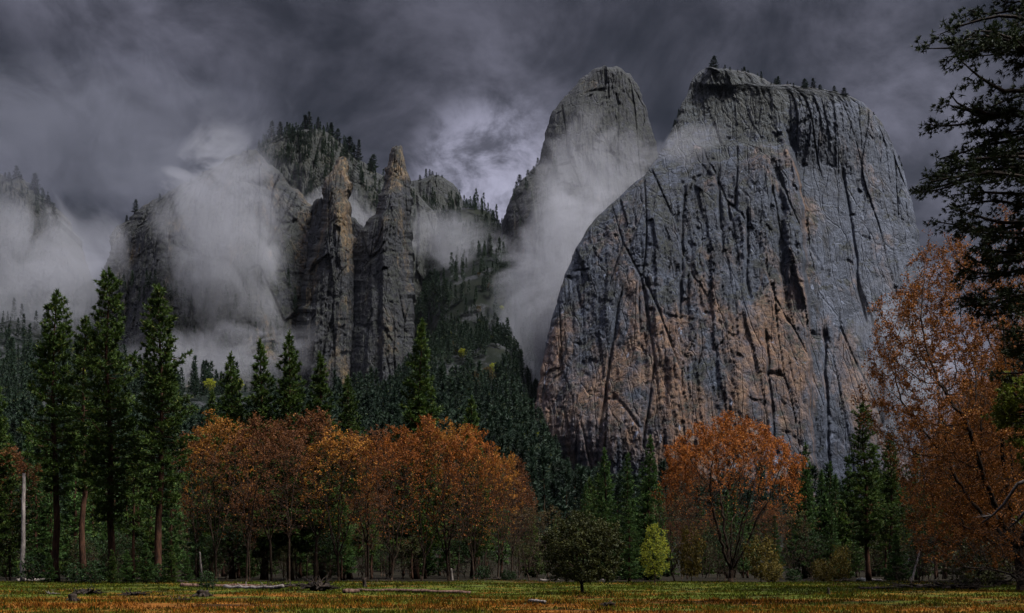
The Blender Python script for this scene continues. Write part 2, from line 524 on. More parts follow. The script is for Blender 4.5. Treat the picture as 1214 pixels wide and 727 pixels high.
def rock_mass(name, L, Rt, depth_fn, mat, thick, step=1.25, amp=1.0, seed=0, label=None, jag=1.5,
              cracks=1.0, pale_fn=None, rust_fn=None, green_fn=None, back=10, smooth_fn=None, relief=1.2):
    """a rock with its own depth: front relief as a grid, closed behind by a rounded back"""
    y0 = min(min(p[1] for p in L), min(p[1] for p in Rt))
    y1 = max(max(p[1] for p in L), max(p[1] for p in Rt))
    ys = np.concatenate([y0 + np.array([0, .25, .6]), np.arange(y0 + 1.0, y1, step)])
    l, r = interp_edge(L, ys), interp_edge(Rt, ys)
    # ragged outline
    jl = jag * fbm(ys / 16, 0.2, seed, 5, seed + 3, 0.62) - jag * 0.3
    jr = jag * fbm(ys / 16, 7.2, seed, 5, seed + 4, 0.62)
    r = np.maximum(r, l + 0.3)
    jl, jr = np.clip(jl, -8, (r - l) * 0.3), np.clip(jr, -(r - l) * 0.3, 8)
    wmax = (r - l).max()
    nu = int(wmax / step) + 2
    s = np.linspace(-1, 1, nu)
    u = 0.5 + 0.5 * np.sign(s) * (1 - (1 - np.abs(s)) ** 1.12)
    PX = l[:, None] + u[None] * (r - l)[:, None] + jl[:, None] * (1 - u[None]) ** 5 + jr[:, None] * u[None] ** 5
    PY = np.repeat(ys[:, None], nu, 1)
    U = np.repeat(u[None], len(ys), 0)
    PY = PY + 1.5 * jag * fbm(PX / 13, 0.4, seed + .3, 4, seed + 40, 0.6) * np.clip(1 - (PY - y0) / 90, 0, 1)
    Dp = depth_fn(PX, PY, U)
    ws = (r - l)[:, None]
    x, z = (PX - CX) * Dp / FPX, EYE + (HY - PY) * Dp / FPX
    # relief: long vertical flutes and cracks, slanting fractures, blocks and roughness (metres)
    wxn = x + 6 * fbm(x / 90, z / 200, seed, 2, seed + 11)
    wzn = z + 30 * fbm(x / 90, z / 160, seed + 3.3, 2, seed + 12)
    fl = fbm(wxn / 75, wzn / 190, seed + .5, 3, seed + 21, 0.5) * 4
    v1, j1 = facets(wxn + 0.06 * wzn, wzn, 30, 190, seed + 30, 0.5, 0.5)
    v2, j2 = facets(wxn - 0.05 * wzn, wzn + 0.25 * wxn, 8, 80, seed + 31, 0.6, 0.5)
    v3, j3 = facets(wxn + 0.06 * wzn, wzn - 0.6 * wxn, 3.6, 26, seed + 32, 0.8, 0.5)
    cr = (1 - sstep(0.0, 0.045, j1)) * 7 * sstep(-0.2, 0.25, perlin(x / 60, z / 120, seed + .2, seed + 33))
    cr = cr + (1 - sstep(0.0, 0.08, j2)) * 2.5 * sstep(-0.1, 0.3, perlin(x / 40, z / 70, seed + .3, seed + 34))
    ln = ridged(wxn / 20, wzn / 230, seed + 1.5, 2, seed + 22)
    cr = cr + np.clip(ln - 1.36, 0, 1) * 18 * sstep(-0.15, 0.3, perlin(x / 50, z / 160, seed + .4, seed + 35))
    sl = ridged((wxn + wzn * 0.55) / 60, (wzn - wxn * 0.3) / 60, seed + 2.5, 3, seed + 23)
    sl = np.clip(sl - 1.40, 0, 1) * 10 * cracks
    ro = fbm(x / 4, z / 6, seed + 5.5, 3, seed + 25, 0.7) * 1.4
    smooth = 1.0 if smooth_fn is None else smooth_fn(PX, PY)
    smooth = smooth * (0.45 + 0.65 * sstep(-0.30, 0.28, fbm(x / 75, z / 130, seed + .9, 3, seed + 36)))
    disp = (fl + (v1 * 9 + v2 * 4.0 + v3 * 1.6) * smooth + cr * cracks * (0.35 + 0.65 * smooth) + sl + ro * (0.3 + 0.7 * smooth)) * amp * relief
    edge = np.clip(np.minimum(U, 1 - U) * ws / 7.0, 0, 1) * np.clip((PY - y0) / 7.0, 0.05, 1)
    Dp = Dp + disp * edge
    P = np.stack([(PX - CX) * Dp / FPX, Dp, EYE + (HY - PY) * Dp / FPX], -1)
    SURF[name] = (PX, PY, P)
    # rounded back
    th = np.linspace(0, math.pi, back + 2)[1:-1]
    el, er = P[:, 0], P[:, -1]
    ub = (0.5 + 0.5 * np.cos(th))[None, :, None]
    Bk = el[:, None] * (1 - ub) + er[:, None] * ub
    wm = np.linalg.norm(er - el, axis=-1)
    Bk[..., 1] += (np.sin(th)[None] ** 0.7) * np.minimum(thick, wm * 0.9 + 4)[:, None]
    G = np.concatenate([P, Bk], 1)
    nr, nc = G.shape[:2]
    V = G.reshape(-1, 3)
    i, k = np.meshgrid(np.arange(nr - 1), np.arange(nc), indexing='ij')
    a = (i * nc + k).ravel()
    b = (i * nc + (k + 1) % nc).ravel()
    F = np.stack([a, b, b + nc, a + nc], 1)[:, ::-1]
    V = np.concatenate([V, G[0].mean(0)[None]])
    kk = np.arange(nc)
    T = np.stack([np.full(nc, len(V) - 1), (kk + 1) % nc, kk], 1)[:, ::-1]

    def full(fn, dflt):
        A = np.full((nr, nc), float(dflt))
        if fn is not None:
            A[:, :nu] = fn(PX, PY)
        return np.append(A.ravel(), dflt)
    me = mesh_np(name, V, [F, T], mat, False, {"pale": full(pale_fn, 0), "rust": full(rust_fn, 0.5), "green": full(green_fn, 0)})
    return obj(name, me, kind="structure", label=label)


def bulge(U, w, k):
    return k * np.power(np.clip(np.sin(math.pi * U), 0, 1), 0.7)


# big buttress
BL = [(838, 79), (826, 88), (819, 98), (815, 112), (807, 128), (801, 146), (793, 160), (786, 176), (776, 192), (764, 208),
      (748, 220), (734, 234), (720, 246), (708, 258), (698, 270), (688, 286), (680, 302), (672, 322), (664, 345), (657, 370),
      (650, 398), (644, 430), (637, 462), (632, 495), (634, 520), (646, 545), (660, 575), (668, 610), (670, 660)]
BR = [(842, 79), (868, 82), (884, 86), (905, 93), (918, 100), (952, 102.5), (975, 106), (992, 109), (1010, 114), (1026, 124), (1040, 138),
      (1052, 156), (1062, 178), (1070, 200), (1077, 224), (1083, 248), (1089, 278), (1094, 320), (1098, 380), (1102, 450), (1108, 540), (1112, 660)]
_ar = [(914, 92), (918, 120), (930, 160), (943, 200), (950, 240), (953, 300), (957, 400), (962, 500), (968, 600), (970, 665)]


CRACKS = [(812, 215, 400, 9, 1.8, -0.04), (851, 190, 320, 8, 1.8, 0.05), (738, 330, 520, 8, 1.8, -0.16), (884, 240, 370, 9, 1.8, 0.03),
          (905, 380, 560, 7, 1.6, 0.10), (775, 420, 560, 6, 1.6, -0.12), (998, 190, 400, 7, 1.8, 0.14), (975, 380, 580, 8, 2.0, 0.05)]


def big_depth(PX, PY, U):
    E = interp_edge(_ar, PY.ravel()).reshape(PY.shape) + 3 * fbm(PY / 22, 0.1, 0.2, 3, 71)
    up = np.clip((600 - PY) / 520, 0, 1)
    D = 1075 + 190 * up ** 1.5
    D = D - bulge(U, 0, 1) * 95 * (1 - 0.55 * up)
    # left face turns towards the pillar; the face beyond it steps back
    D = D + 42 * sstep(-2, 5, PX - E) * (1 - 0.5 * sstep(0, 130, PX - E)) * sstep(120, 215, PY)
    D = D + 10 * np.exp(-((PX - E + 24) / 5) ** 2) * sstep(175, 215, PY) * (1 - sstep(330, 430, PY))   # cleft beside the pillar
    led = 168 + 0.1 * (PX - 820) + 6 * fbm(PX / 40, 0.2, 0.4, 3, 72)
    D = D + 9 * (1 - sstep(-5, 5, PY - led)) * sstep(800, 830, PX) * (1 - sstep(935, 948, PX))
    led2 = 205 - 0.10 * (PX - 720) + 6 * fbm(PX / 30, 1.2, 0.4, 3, 73)
    D = D + 6 * (1 - sstep(-5, 5, PY - led2)) * (1 - sstep(-15, 0, PX - E))
    for cx_, ya, yb, dep, wid, sl_ in CRACKS:
        cxl = cx_ + sl_ * (PY - ya) + 3.0 * fbm(PY / 45, cx_ * 0.37, 0.3, 3, 75)
        D = D + dep * np.exp(-((PX - cxl) / wid) ** 2) * sstep(ya, ya + 25, PY) * (1 - sstep(yb - 40, yb, PY))
        D = D + dep * 0.45 * sstep(-1, 3, PX - cxl) * (1 - sstep(3, 30, PX - cxl)) * sstep(ya, ya + 25, PY) * (1 - sstep(yb - 40, yb, PY))
    dg = 250 + (880 - PX) * 0.95 + 8 * fbm(PX / 30, 2.2, 0.4, 3, 74)                                    # slanting ramp
    D = D + 9 * (1 - sstep(-4, 4, PY - dg)) * sstep(770, 800, PX) * (1 - sstep(880, 905, PX))
    return D


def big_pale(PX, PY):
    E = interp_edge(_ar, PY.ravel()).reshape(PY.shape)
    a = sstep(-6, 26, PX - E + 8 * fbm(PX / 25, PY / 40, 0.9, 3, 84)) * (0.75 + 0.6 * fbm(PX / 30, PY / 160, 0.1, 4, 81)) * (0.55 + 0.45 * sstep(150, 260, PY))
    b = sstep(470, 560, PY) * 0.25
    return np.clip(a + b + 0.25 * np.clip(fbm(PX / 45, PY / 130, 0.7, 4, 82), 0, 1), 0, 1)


def big_rust(PX, PY):
    g = 0.30 + 0.42 * sstep(230, 470, PY)
    g = g + 0.35 * np.exp(-((PX - 890) / 40) ** 2 - ((PY - 395) / 45) ** 2) + 0.3 * np.exp(-((PX - 690) / 40) ** 2 - ((PY - 480) / 50) ** 2)
    g = g + 0.3 * np.exp(-((PX - 1035) / 22) ** 2 - ((PY - 190) / 60) ** 2)
    E = interp_edge(_ar, PY.ravel()).reshape(PY.shape)
    return g - 0.15 * sstep(0, 10, PX - E) * sstep(250, 300, PY)


def big_green(PX, PY):
    return 0.6 * (1 - sstep(120, 200, PY)) * (1 - sstep(930, 960, PX)) + 0.35 * (1 - sstep(105, 125, PY)) + 0.15


rock_mass("granite_cliff", BL, BR, big_depth, M_CLIFF, 420, 1.2, 1.0, 1,
          "huge grey granite buttress with orange streaks and a sheer paler side face", 1.6, 1.0, big_pale, big_rust, big_green, 10,
          lambda PX, PY: 1 - sstep(0, 12, PX - interp_edge(_ar, PY.ravel()).reshape(PY.shape)) * (0.75 - 0.35 * sstep(40, 90, PX - interp_edge(_ar, PY.ravel()).reshape(PY.shape))) * sstep(140, 200, PY), 1.0)

# higher dome behind
EL = [(716, 78), (703, 82), (694, 91), (684, 101), (674, 112), (664, 122), (656, 134), (651, 148), (646, 164), (643, 180), (638, 194),
      (628, 206), (617, 216), (609, 230), (602, 246), (597, 262), (594, 280), (590, 320), (580, 380), (570, 460), (565, 520)]
ER = [(722, 78), (736, 82), (746, 89), (755, 99), (761, 112), (766, 126), (769, 142), (774, 156), (778, 176), (790, 230), (800, 320), (800, 520)]
rock_mass("granite_dome", EL, ER,
          lambda PX, PY, U: 1640 + 110 * np.clip((400 - PY) / 320, 0, 1) ** 1.5 - bulge(U, 0, 1) * 110 * (0.5 + 0.5 * sstep(80, 260, PY)),
          M_SPIRE, 300, 1.5, 1.0, 2, "tall blunt granite dome standing behind the buttress with mist drifting across it", 2.6, 1.2,
          None, lambda PX, PY: 0.25 + 0 * PX, lambda PX, PY: 0.2 + 0 * PX)

# ridge between dome and spires
DL = [(512, 207), (500, 211), (488, 214), (470, 222), (455, 240), (445, 280), (440, 420), (440, 480)]
DR = [(520, 208), (532, 214), (541, 222), (546, 232), (552, 244), (560, 252), (570, 262), (580, 268), (592, 272), (602, 282), (618, 300), (640, 340), (660, 420), (670, 480)]
rock_mass("wooded_ridge", DL, DR, lambda PX, PY, U: 1900 - 0.9 * np.clip(PY - 207, 0, 400) - bulge(U, 0, 1) * 60,
          M_RIDGE, 260, 1.6, 1.1, 3, "dark wooded granite ridge between the spires and the dome", 1.5, 0.9,
          None, lambda PX, PY: 0.25 + 0 * PX, lambda PX, PY: 0.6 * sstep(250, 330, PY))

# dark ridge behind the spires
KL = [(368, 153), (345, 156), (322, 162), (306, 172), (292, 190), (278, 215), (262, 250), (250, 300), (240, 430)]
KR = [(374, 153), (392, 160), (404, 170), (416, 183), (432, 194), (447, 204), (462, 212), (490, 222), (520, 260), (530, 430)]
rock_mass("forest_ridge", KL, KR, lambda PX, PY, U: 1830 - 0.8 * np.clip(PY - 153, 0, 400) - bulge(U, 0, 1) * 70,
          M_RIDGE, 260, 1.6, 1.1, 4, "dark forested ridge rising into cloud behind the two spires", 2.0, 0.9,
          None, None, lambda PX, PY: 0.8 + 0 * PX)

# left wall
AL = [(292, 178), (282, 184), (266, 192), (250, 203), (232, 212), (214, 221), (198, 229), (184, 236), (172, 243), (160, 251), (154, 262), (146, 266), (139, 268), (133, 276), (131, 292), (128, 310), (124, 330), (118, 360), (110, 420), (106, 500)]
AR = [(296, 178), (312, 186), (328, 200), (346, 222), (378, 250), (392, 300), (398, 380), (400, 500)]
rock_mass("granite_wall", AL, AR, lambda PX, PY, U: 1600 - 0.7 * np.clip(PY - 178, 0, 320) - bulge(U, 0, 1) * 90 + 16 * np.sin(PX / 17.0),
          M_SPIRE, 260, 1.4, 1.15, 5, "rugged dark granite wall half hidden by rising mist", 4.0, 1.3,
          lambda PX, PY: 0.5 * sstep(300, 440, PY) * (PX < 300), lambda PX, PY: 0.35 + 0.4 * np.exp(-((PX - 365) / 16) ** 2), lambda PX, PY: 0.15 + 0 * PX)

# far shoulder at the left edge
FL = [(-30, 205), (-120, 215), (-260, 240), (-300, 300), (-300, 480)]
FR = [(-20, 205), (10, 209), (30, 216), (46, 228), (58, 244), (68, 262), (74, 284), (90, 320), (120, 370), (170, 480)]
rock_mass("mountain_shoulder", FL, FR, lambda PX, PY, U: 1900 - 1.2 * np.clip(PY - 205, 0, 300) - bulge(U, 0, 1) * 60,
          M_RIDGE, 300, 1.8, 1.1, 6, "dim mountain shoulder fading into low cloud", 5.0, 1.3, None, None, lambda PX, PY: 0.5 + 0 * PX)

# the two spires: pinnacle rises out of its buttress
BuL = [(378, 236), (366, 250), (352, 268), (338, 282), (326, 304), (312, 330), (304, 380), (298, 480)]
BuR = [(384, 236), (398, 248), (418, 258), (428, 268), (440, 284), (446, 340), (450, 400), (454, 480)]
rock_mass("granite_buttress", BuL, BuR, lambda PX, PY, U: 1535 - 0.4 * np.clip(PY - 236, 0, 280) - bulge(U, 0, 1) * 40 + 10 * np.sin(PX / 7.0 + PY / 40),
          M_SPIRE, 120, 1.2, 1.2, 9, "broken dark rock wall joining the two spires", 4.5, 0.8,
          lambda PX, PY: 0.35 * sstep(270, 420, PY) + 0 * PX, lambda PX, PY: 0.35 + 0.6 * np.exp(-((PX - 364) / 12) ** 2 - ((PY - 350) / 40) ** 2), lambda PX, PY: 0.1 + 0 * PX)
S1L = [(407, 186), (402, 190), (398, 196), (393, 204), (387, 212), (382, 221), (384, 234), (384, 246), (382, 262), (376, 285), (366, 310), (358, 345), (352, 400), (346, 470)]
S1R = [(410, 186), (412, 194), (414, 205), (415, 220), (414, 240), (416, 262), (420, 285), (432, 320), (440, 360), (445, 470)]
rock_mass("granite_spire", S1L, S1R, lambda PX, PY, U: 1500 - 0.45 * np.clip(PY - 187, 0, 280) - bulge(U, 0, 1) * 45 * sstep(180, 260, PY) - bulge(U, 0, 1) * 14,
          M_SPIRE, 90, 1.0, 1.15, 7, "shorter jagged granite spire with orange stains down its face", 4.2, 0.8,
          lambda PX, PY: 0.22 * sstep(250, 400, PY) + 0 * PX, lambda PX, PY: 0.75 - 0.35 * sstep(230, 330, PY) + 0.2 * sstep(395, 410, PX), lambda PX, PY: 0.1 + 0 * PX)
S2L = [(469, 171), (465, 176), (463, 183), (461, 191), (458, 200), (456, 211), (454, 222), (450, 238), (446, 252), (436, 262), (428, 275), (422, 292), (418, 320), (414, 360), (410, 420), (406, 480)]
S2R = [(472, 171), (475, 176), (477, 183), (480, 193), (482, 202), (485, 212), (487, 226), (487, 250), (488, 280), (490, 320), (491, 360), (490, 400), (494, 440), (500, 480)]
rock_mass("granite_spire", S2L, S2R, lambda PX, PY, U: 1470 - 0.45 * np.clip(PY - 174, 0, 300) - bulge(U, 0, 1) * 40 * sstep(190, 270, PY) - bulge(U, 0, 1) * 14
          + 12 * sstep(-3, 3, 452 - PX) * sstep(240, 270, PY),
          M_SPIRE, 90, 1.0, 1.15, 8, "taller slender granite spire with an orange tinted summit block", 3.8, 0.8,
          lambda PX, PY: 0.25 * sstep(260, 420, PY) + 0 * PX, lambda PX, PY: 0.9 - 0.6 * sstep(196, 235, PY), lambda PX, PY: 0.1 + 0 * PX)


# pale boulder among the slope trees
def boulder(name, c, s, mat, seed, **kw):
    n, k = 26, 34
    th, ph = np.meshgrid(np.linspace(0, math.pi, n), np.linspace(0, 2 * math.pi, k, endpoint=False), indexing='ij')
    d = np.stack([np.sin(th) * np.cos(ph), np.sin(th) * np.sin(ph), np.cos(th)], -1)
    dd = np.sign(d) * np.abs(d) ** 0.75
    r = 1 + 0.30 * fbm(d[..., 0] * 1.4 + seed, d[..., 1] * 1.4, d[..., 2] * 1.4, 4, seed)
    V = (dd * r[..., None] * np.array(s)).reshape(-1, 3)
    i, j = np.meshgrid(np.arange(n - 1), np.arange(k), indexing='ij')
    a = (i * k + j).ravel()
    b = (i * k + (j + 1) % k).ravel()
    me = mesh_np(name, V, np.stack([a, a + k, b + k, b], 1), mat)
    return obj(name, me, loc=c, **kw)


boulder("boulder", (wx(617, 800), 800, EYE + (HY - 543) * 800 / FPX), (6.5, 6, 13), M_BOULDER, 3,
        label="pale grey upright boulder among dark slope trees beside the buttress", category="boulder")


# ------------------------------------------------------------------ tree makers
def trunk_tube(Ht, r0, rng, sides=10, n=16, bend=0.012, flare=1.35):
    z = np.linspace(0, Ht, n)
    t = z / Ht
    off = np.cumsum(rng.normal(size=(n, 2)) * Ht * bend * 0.25, 0)
    off -= off[0]
    r = r0 * (1 - t) ** 0.85 + 0.015
    r[0] *= flare
    P = np.stack([off[:, 0], off[:, 1], z], 1)
    P[0, 2] = -0.4
    return P, r


def make_conifer(name, seed, Ht, base, rmax, prof=0.8, dens=1.0, blade=(0.42, 0.10), per=11, gap=0.36, up=25, down=-12,
                 clump=0.45, mat=None, bark=None, sides=10, r0=None, snags=10, side_w=0.30, spread=0.16, low=0.10):
    rng = np.random.default_rng(seed)
    P, r = trunk_tube(Ht, r0 or Ht * 0.0125, rng, sides)
    wood = MB()
    wood.add(*tube(P, r, sides, 0.05, seed))

    def at(z):
        return np.stack([np.interp(z, P[:, 2], P[:, 0]), np.interp(z, P[:, 2], P[:, 1]), z], -1)
    hs = []
    z = base * Ht
    while z < Ht * 0.985:
        hs += [z + rng.uniform(-.15, .15) for _ in range(rng.integers(2, 5))]
        z += gap * rng.uniform(0.7, 1.3)
    hs = np.minimum(np.array(hs), Ht * 0.99)
    n = len(hs)
    az = np.arange(n) * 2.399963 + rng.uniform(-.5, .5, n)
    t = (hs - base * Ht) / (Ht * (1 - base))
    ln = rmax * np.power(1 - t, prof) * (0.35 + 0.65 * sstep(0, low, t)) * rng.uniform(0.55, 1.1, n)
    ln *= 1 + clump * 1.3 * perlin(np.cos(az) * 1.3, np.sin(az) * 1.3, hs / (Ht * 0.11), seed + 5)
    ln = np.clip(ln, 0.25, rmax * 1.25)
    keep = rng.random(n) < dens
    hs, az, t, ln = hs[keep], az[keep], t[keep], ln[keep]
    n = len(hs)
    pit = np.radians(down + (up - down) * t ** 0.8 + rng.normal(0, 7, n))
    d0 = np.stack([np.cos(az) * np.cos(pit), np.sin(az) * np.cos(pit), np.sin(pit)], 1)
    A = at(hs)
    mid = A + d0 * ln[:, None] * 0.55
    d1 = norm(d0 + np.array([0, 0, 0.35]))
    tip = mid + d1 * ln[:, None] * 0.45
    rb = 0.012 + ln * 0.013
    wood.add(*prisms(A, mid, rb, rb * 0.6, 4))
    wood.add(*prisms(mid, tip, rb * 0.6, rb * 0.2, 3))
    # bare dead stubs below the crown
    if snags:
        zs = rng.uniform(base * Ht * 0.35, base * Ht * 1.1, snags)
        a2 = rng.uniform(0, 6.28, snags)
        l2 = rng.uniform(0.4, 1.6, snags)
        B0 = at(zs)
        B1 = B0 + np.stack([np.cos(a2), np.sin(a2), rng.uniform(-.5, .2, snags)], 1) * l2[:, None]
        wood.add(*prisms(B0, B1, np.full(snags, 0.035), np.full(snags, 0.01), 3))
    # tufts
    cnt = np.maximum(2, (ln / spread).astype(int))
    bi = np.repeat(np.arange(n), cnt)
    m = len(bi)
    s = 1 - rng.random(m) ** 1.25 * 0.82
    s = np.minimum(s, 1.0)
    base_p = np.where((s < 0.55)[:, None], A[bi] + d0[bi] * (ln[bi] * s)[:, None], mid[bi] + d1[bi] * (ln[bi] * (s - 0.55))[:, None])
    sd = norm(np.cross(d0[bi], np.array([0, 0, 1.0])))
    lat = rng.uniform(-1, 1, m) * ln[bi] * side_w * (1.15 - s * 0.8)
    C = base_p + sd * lat[:, None] + d0[bi] * np.abs(lat)[:, None] * 0.4
    C[:, 2] += rng.normal(0, 0.10, m) - np.abs(lat) * 0.10
    C = np.concatenate([C, at(np.linspace(Ht * 0.93, Ht, 14))])
    out = np.concatenate([norm(d1[bi] * 0.6 + sd * np.sign(lat)[:, None] * 0.35 + np.array([0, 0, 0.25])), np.tile([[0, 0, 1.0]], (14, 1))])
    CC = np.repeat(C, per, 0)
    DD = np.repeat(out, per, 0) + rng.normal(0, 0.62, (len(CC), 3))
    L = blade[0] * rng.uniform(0.6, 1.25, len(CC))
    V, F = blades(CC, DD, L, blade[1] * rng.uniform(0.7, 1.3, len(CC)), rng)
    crown = mesh_np(name + "_crown", V, F, mat or M_NEEDLE)
    trunk = wood.build(name + "_trunk", bark or M_PINEBARK)
    return trunk, crown, Ht


def grow(att, roots, step, infl, kill, iters, up, rng, jit=0.12):
    """branches grow towards free points of the crown"""
    pos = [np.array(p, float) for p in roots[0]]
    par = list(roots[1])
    P = np.array(pos)
    A = np.asarray(att, float)
    d = np.linalg.norm(A[:, None] - P[None], axis=-1)
    bi, bd = d.argmin(1), d.min(1)
    alive = np.ones(len(A), bool)
    tried = {}
    for it in range(iters):
        ok = alive & (bd < infl)
        if not ok.any():
            break
        idx = bi[ok]
        vec = norm(A[ok] - P[idx])
        uq, inv = np.unique(idx, return_inverse=True)
        S = np.zeros((len(uq), 3))
        np.add.at(S, inv, vec)
        S = norm(S) + np.array([0, 0, up]) + rng.normal(0, jit, S.shape)
        newp = P[uq] + norm(S) * step
        sel = []
        for a, q in zip(uq, newp):
            ch = tried.setdefault(int(a), [])
            if len(ch) < 4 and all(np.linalg.norm(q - c) > step * 0.35 for c in ch):
                ch.append(q)
                sel.append((a, q))
        if not sel:
            break
        base = len(P)
        Q = np.array([q for _, q in sel])
        par += [int(a) for a, _ in sel]
        P = np.concatenate([P, Q])
        ia = np.where(alive)[0]
        dn = np.linalg.norm(A[ia][:, None] - Q[None], axis=-1)
        k, v = dn.argmin(1), dn.min(1)
        b = v < bd[ia]
        bd[ia[b]] = v[b]
        bi[ia[b]] = base + k[b]
        alive[bd < kill] = False
    return P, np.array(par)


def pipe_radii(par, tip, n=2.25):
    r = np.zeros(len(par))
    for i in range(len(par) - 1, -1, -1):
        if r[i] == 0:
            r[i] = tip ** n
        if par[i] >= 0:
            r[par[i]] += r[i]
    return r ** (1 / n)


def branch_wood(mb, P, par, r, scale_root=1.0):
    e = np.where(par >= 0)[0]
    a = par[e]
    ra = np.minimum(r[a], r[e] * 1.35)
    for lo, hi, s in ((0.10, 9, 8), (0.035, 0.10, 5), (0, 0.035, 3)):
        k = (r[e] >= lo) & (r[e] < hi)
        if k.any():
            mb.add(*prisms(P[a[k]], P[e[k]], ra[k], r[e[k]], s))


def make_broadleaf(name, seed, att, fork, limbs, step=0.4, infl=6, kill=0.8, iters=90, up=0.12, tip=0.013, leaf=(0.16, 0.10), per=4,
                   leaf_prob=None, mat=None, bark=None, twigs=2, twig_len=0.7, lean=(0, 0), leaf_r=0.03, pipe=2.25, twig_prob=None):
    """trunk with forking limbs, fine twigs and single leaves"""
    rng = np.random.default_rng(seed)
    pts, par = [], []
    k = max(3, int(fork / 0.5))
    for i in range(k + 1):
        z = fork * i / k
        pts.append([lean[0] * z / fork, lean[1] * z / fork, z - (0.3 if i == 0 else 0)])
        par.append(i - 1)
    f = len(pts) - 1
    for (dx, dy, dz) in limbs:
        last = f - rng.integers(0, 2)
        L = math.sqrt(dx * dx + dy * dy + dz * dz)
        ns = max(3, int(L / 0.6))
        for j in range(1, ns + 1):
            t = j / ns
            b = np.array(pts[f]) + np.array([dx * t ** 0.8, dy * t ** 0.8, dz * t ** 1.1]) + rng.normal(0, 0.07, 3)
            pts.append(list(b))
            par.append(last)
            last = len(pts) - 1
    P, par = grow(att, (pts, par), step, infl, kill, iters, up, rng)
    r = pipe_radii(par, tip, pipe)
    wood = MB()
    # root flare
    branch_wood(wood, P, par, r)
    rr = r[0]
    wood.add(*tube([P[0] + [0, 0, -0.3], P[0] + [0, 0, 0.25], P[1]], [rr * 1.7, rr * 1.25, rr * 1.0], 9))
    thin = np.where(r < leaf_r)[0]
    ti = np.repeat(thin, twigs)
    if twig_prob is not None:
        ti = ti[rng.random(len(ti)) < twig_prob(P[ti])]
    d = rng.normal(size=(len(ti), 3))
    d = norm(d + np.array([0, 0, 0.5]) + 0.9 * norm(P[ti] - P[np.maximum(par[ti], 0)]))
    tl = twig_len * rng.uniform(0.4, 1.2, len(ti))
    T1 = P[ti] + d * tl[:, None]
    wood.add(*prisms(P[ti], T1, np.full(len(ti), tip * 0.75), np.full(len(ti), tip * 0.35), 3))
    # leaves along the twigs
    li = np.repeat(np.arange(len(ti)), per)
    s = rng.uniform(0.25, 1.05, len(li))
    C = P[ti][li] + d[li] * (tl[li] * s)[:, None] + rng.normal(0, 0.05, (len(li), 3))
    if leaf_prob is not None:
        k = rng.random(len(li)) < leaf_prob(P[ti][li])
        C = C[k]
    D = rng.normal(size=(len(C), 3))
    D[:, 2] -= 0.3
    V, F = blades(C, D, leaf[0] * rng.uniform(0.6, 1.3, len(C)), leaf[1] * rng.uniform(0.7, 1.2, len(C)), rng, tri=False)
    return wood.build(name + "_trunk", bark or M_OAKBARK), mesh_np(name + "_crown", V, F, mat or M_OAKLEAF)


def dome_points(rng, n, c, rad, shell=0.5, zmin=None, lump=0.25, seed=0):
    """points filling an uneven rounded crown, more of them towards its surface"""
    d = norm(rng.normal(size=(n * 2, 3)))
    q = rng.random(n * 2) ** (1 / (3 + 4 * shell))
    f = 1 + lump * 1.6 * perlin(d[:, 0] * 2 + seed, d[:, 1] * 2, d[:, 2] * 2, seed)
    p = np.array(c) + d * (q * f)[:, None] * np.array(rad)
    if zmin is not None:
        p = p[p[:, 2] > zmin]
    return p[:n]


def plant(name, label, cat, loc, trunk, crown, group=None, scale=1.0, rz=0.0, tilt=(0, 0), names=("trunk", "crown"), sxy=None):
    e = obj(name, None, loc=loc, rot=(tilt[0], tilt[1], rz), scale=((sxy or scale), (sxy or scale), scale), label=label, category=cat, group=group)
    if trunk is not None:
        obj(names[0], trunk, e)
    if crown is not None:
        obj(names[1], crown, e)
    return e


def gz(x, y):
    return float(H(x, y))


rnd = random.Random(7)

# ------------------------------------------------------------------ conifers near the meadow
PONDS = [make_conifer("tall_pine", 11, 34, 0.26, 4.6, 0.50, clump=0.55, low=0.22, blade=(0.46, 0.14)), make_conifer("tall_pine", 12, 34, 0.30, 4.3, 0.52, clump=0.6, low=0.25, blade=(0.46, 0.14)),
         make_conifer("tall_pine", 13, 34, 0.20, 4.9, 0.56, clump=0.5, low=0.25, blade=(0.46, 0.14)), make_conifer("tall_pine", 14, 34, 0.34, 3.7, 0.50, clump=0.7, gap=0.42, low=0.2, blade=(0.46, 0.14))]
SPIKES = [make_conifer("spired_pine", 21, 30, 0.12, 5.4, 0.78, clump=0.35, gap=0.32, blade=(0.46, 0.14)), make_conifer("spired_pine", 22, 30, 0.10, 5.0, 0.82, clump=0.4, gap=0.32, blade=(0.46, 0.14))]
FIRS = [make_conifer("fir", 31, 22, 0.04, 4.1, 0.80, clump=0.25, mat=M_FIR, up=15, down=-22, gap=0.34, blade=(0.38, 0.14), snags=0),
        make_conifer("fir", 32, 22, 0.06, 3.8, 0.75, clump=0.35, mat=M_FIR, up=15, down=-18, gap=0.36, blade=(0.38, 0.14), snags=4)]


def put_conifer(px, top, d, kind, i, label, name="tall_pine", group=None, cat="pine tree", sxy=1.0, rz=None, dz=0):
    tr, cr, h = kind[i]
    x = wx(px, d)
    z = gz(x, d)
    hh = EYE + (HY - top) * d / FPX - z
    s = hh / h
    return plant(name, label, cat, (x, d, z), tr, cr, group, s, rnd.uniform(0, 6.28) if rz is None else rz, sxy=s * sxy)


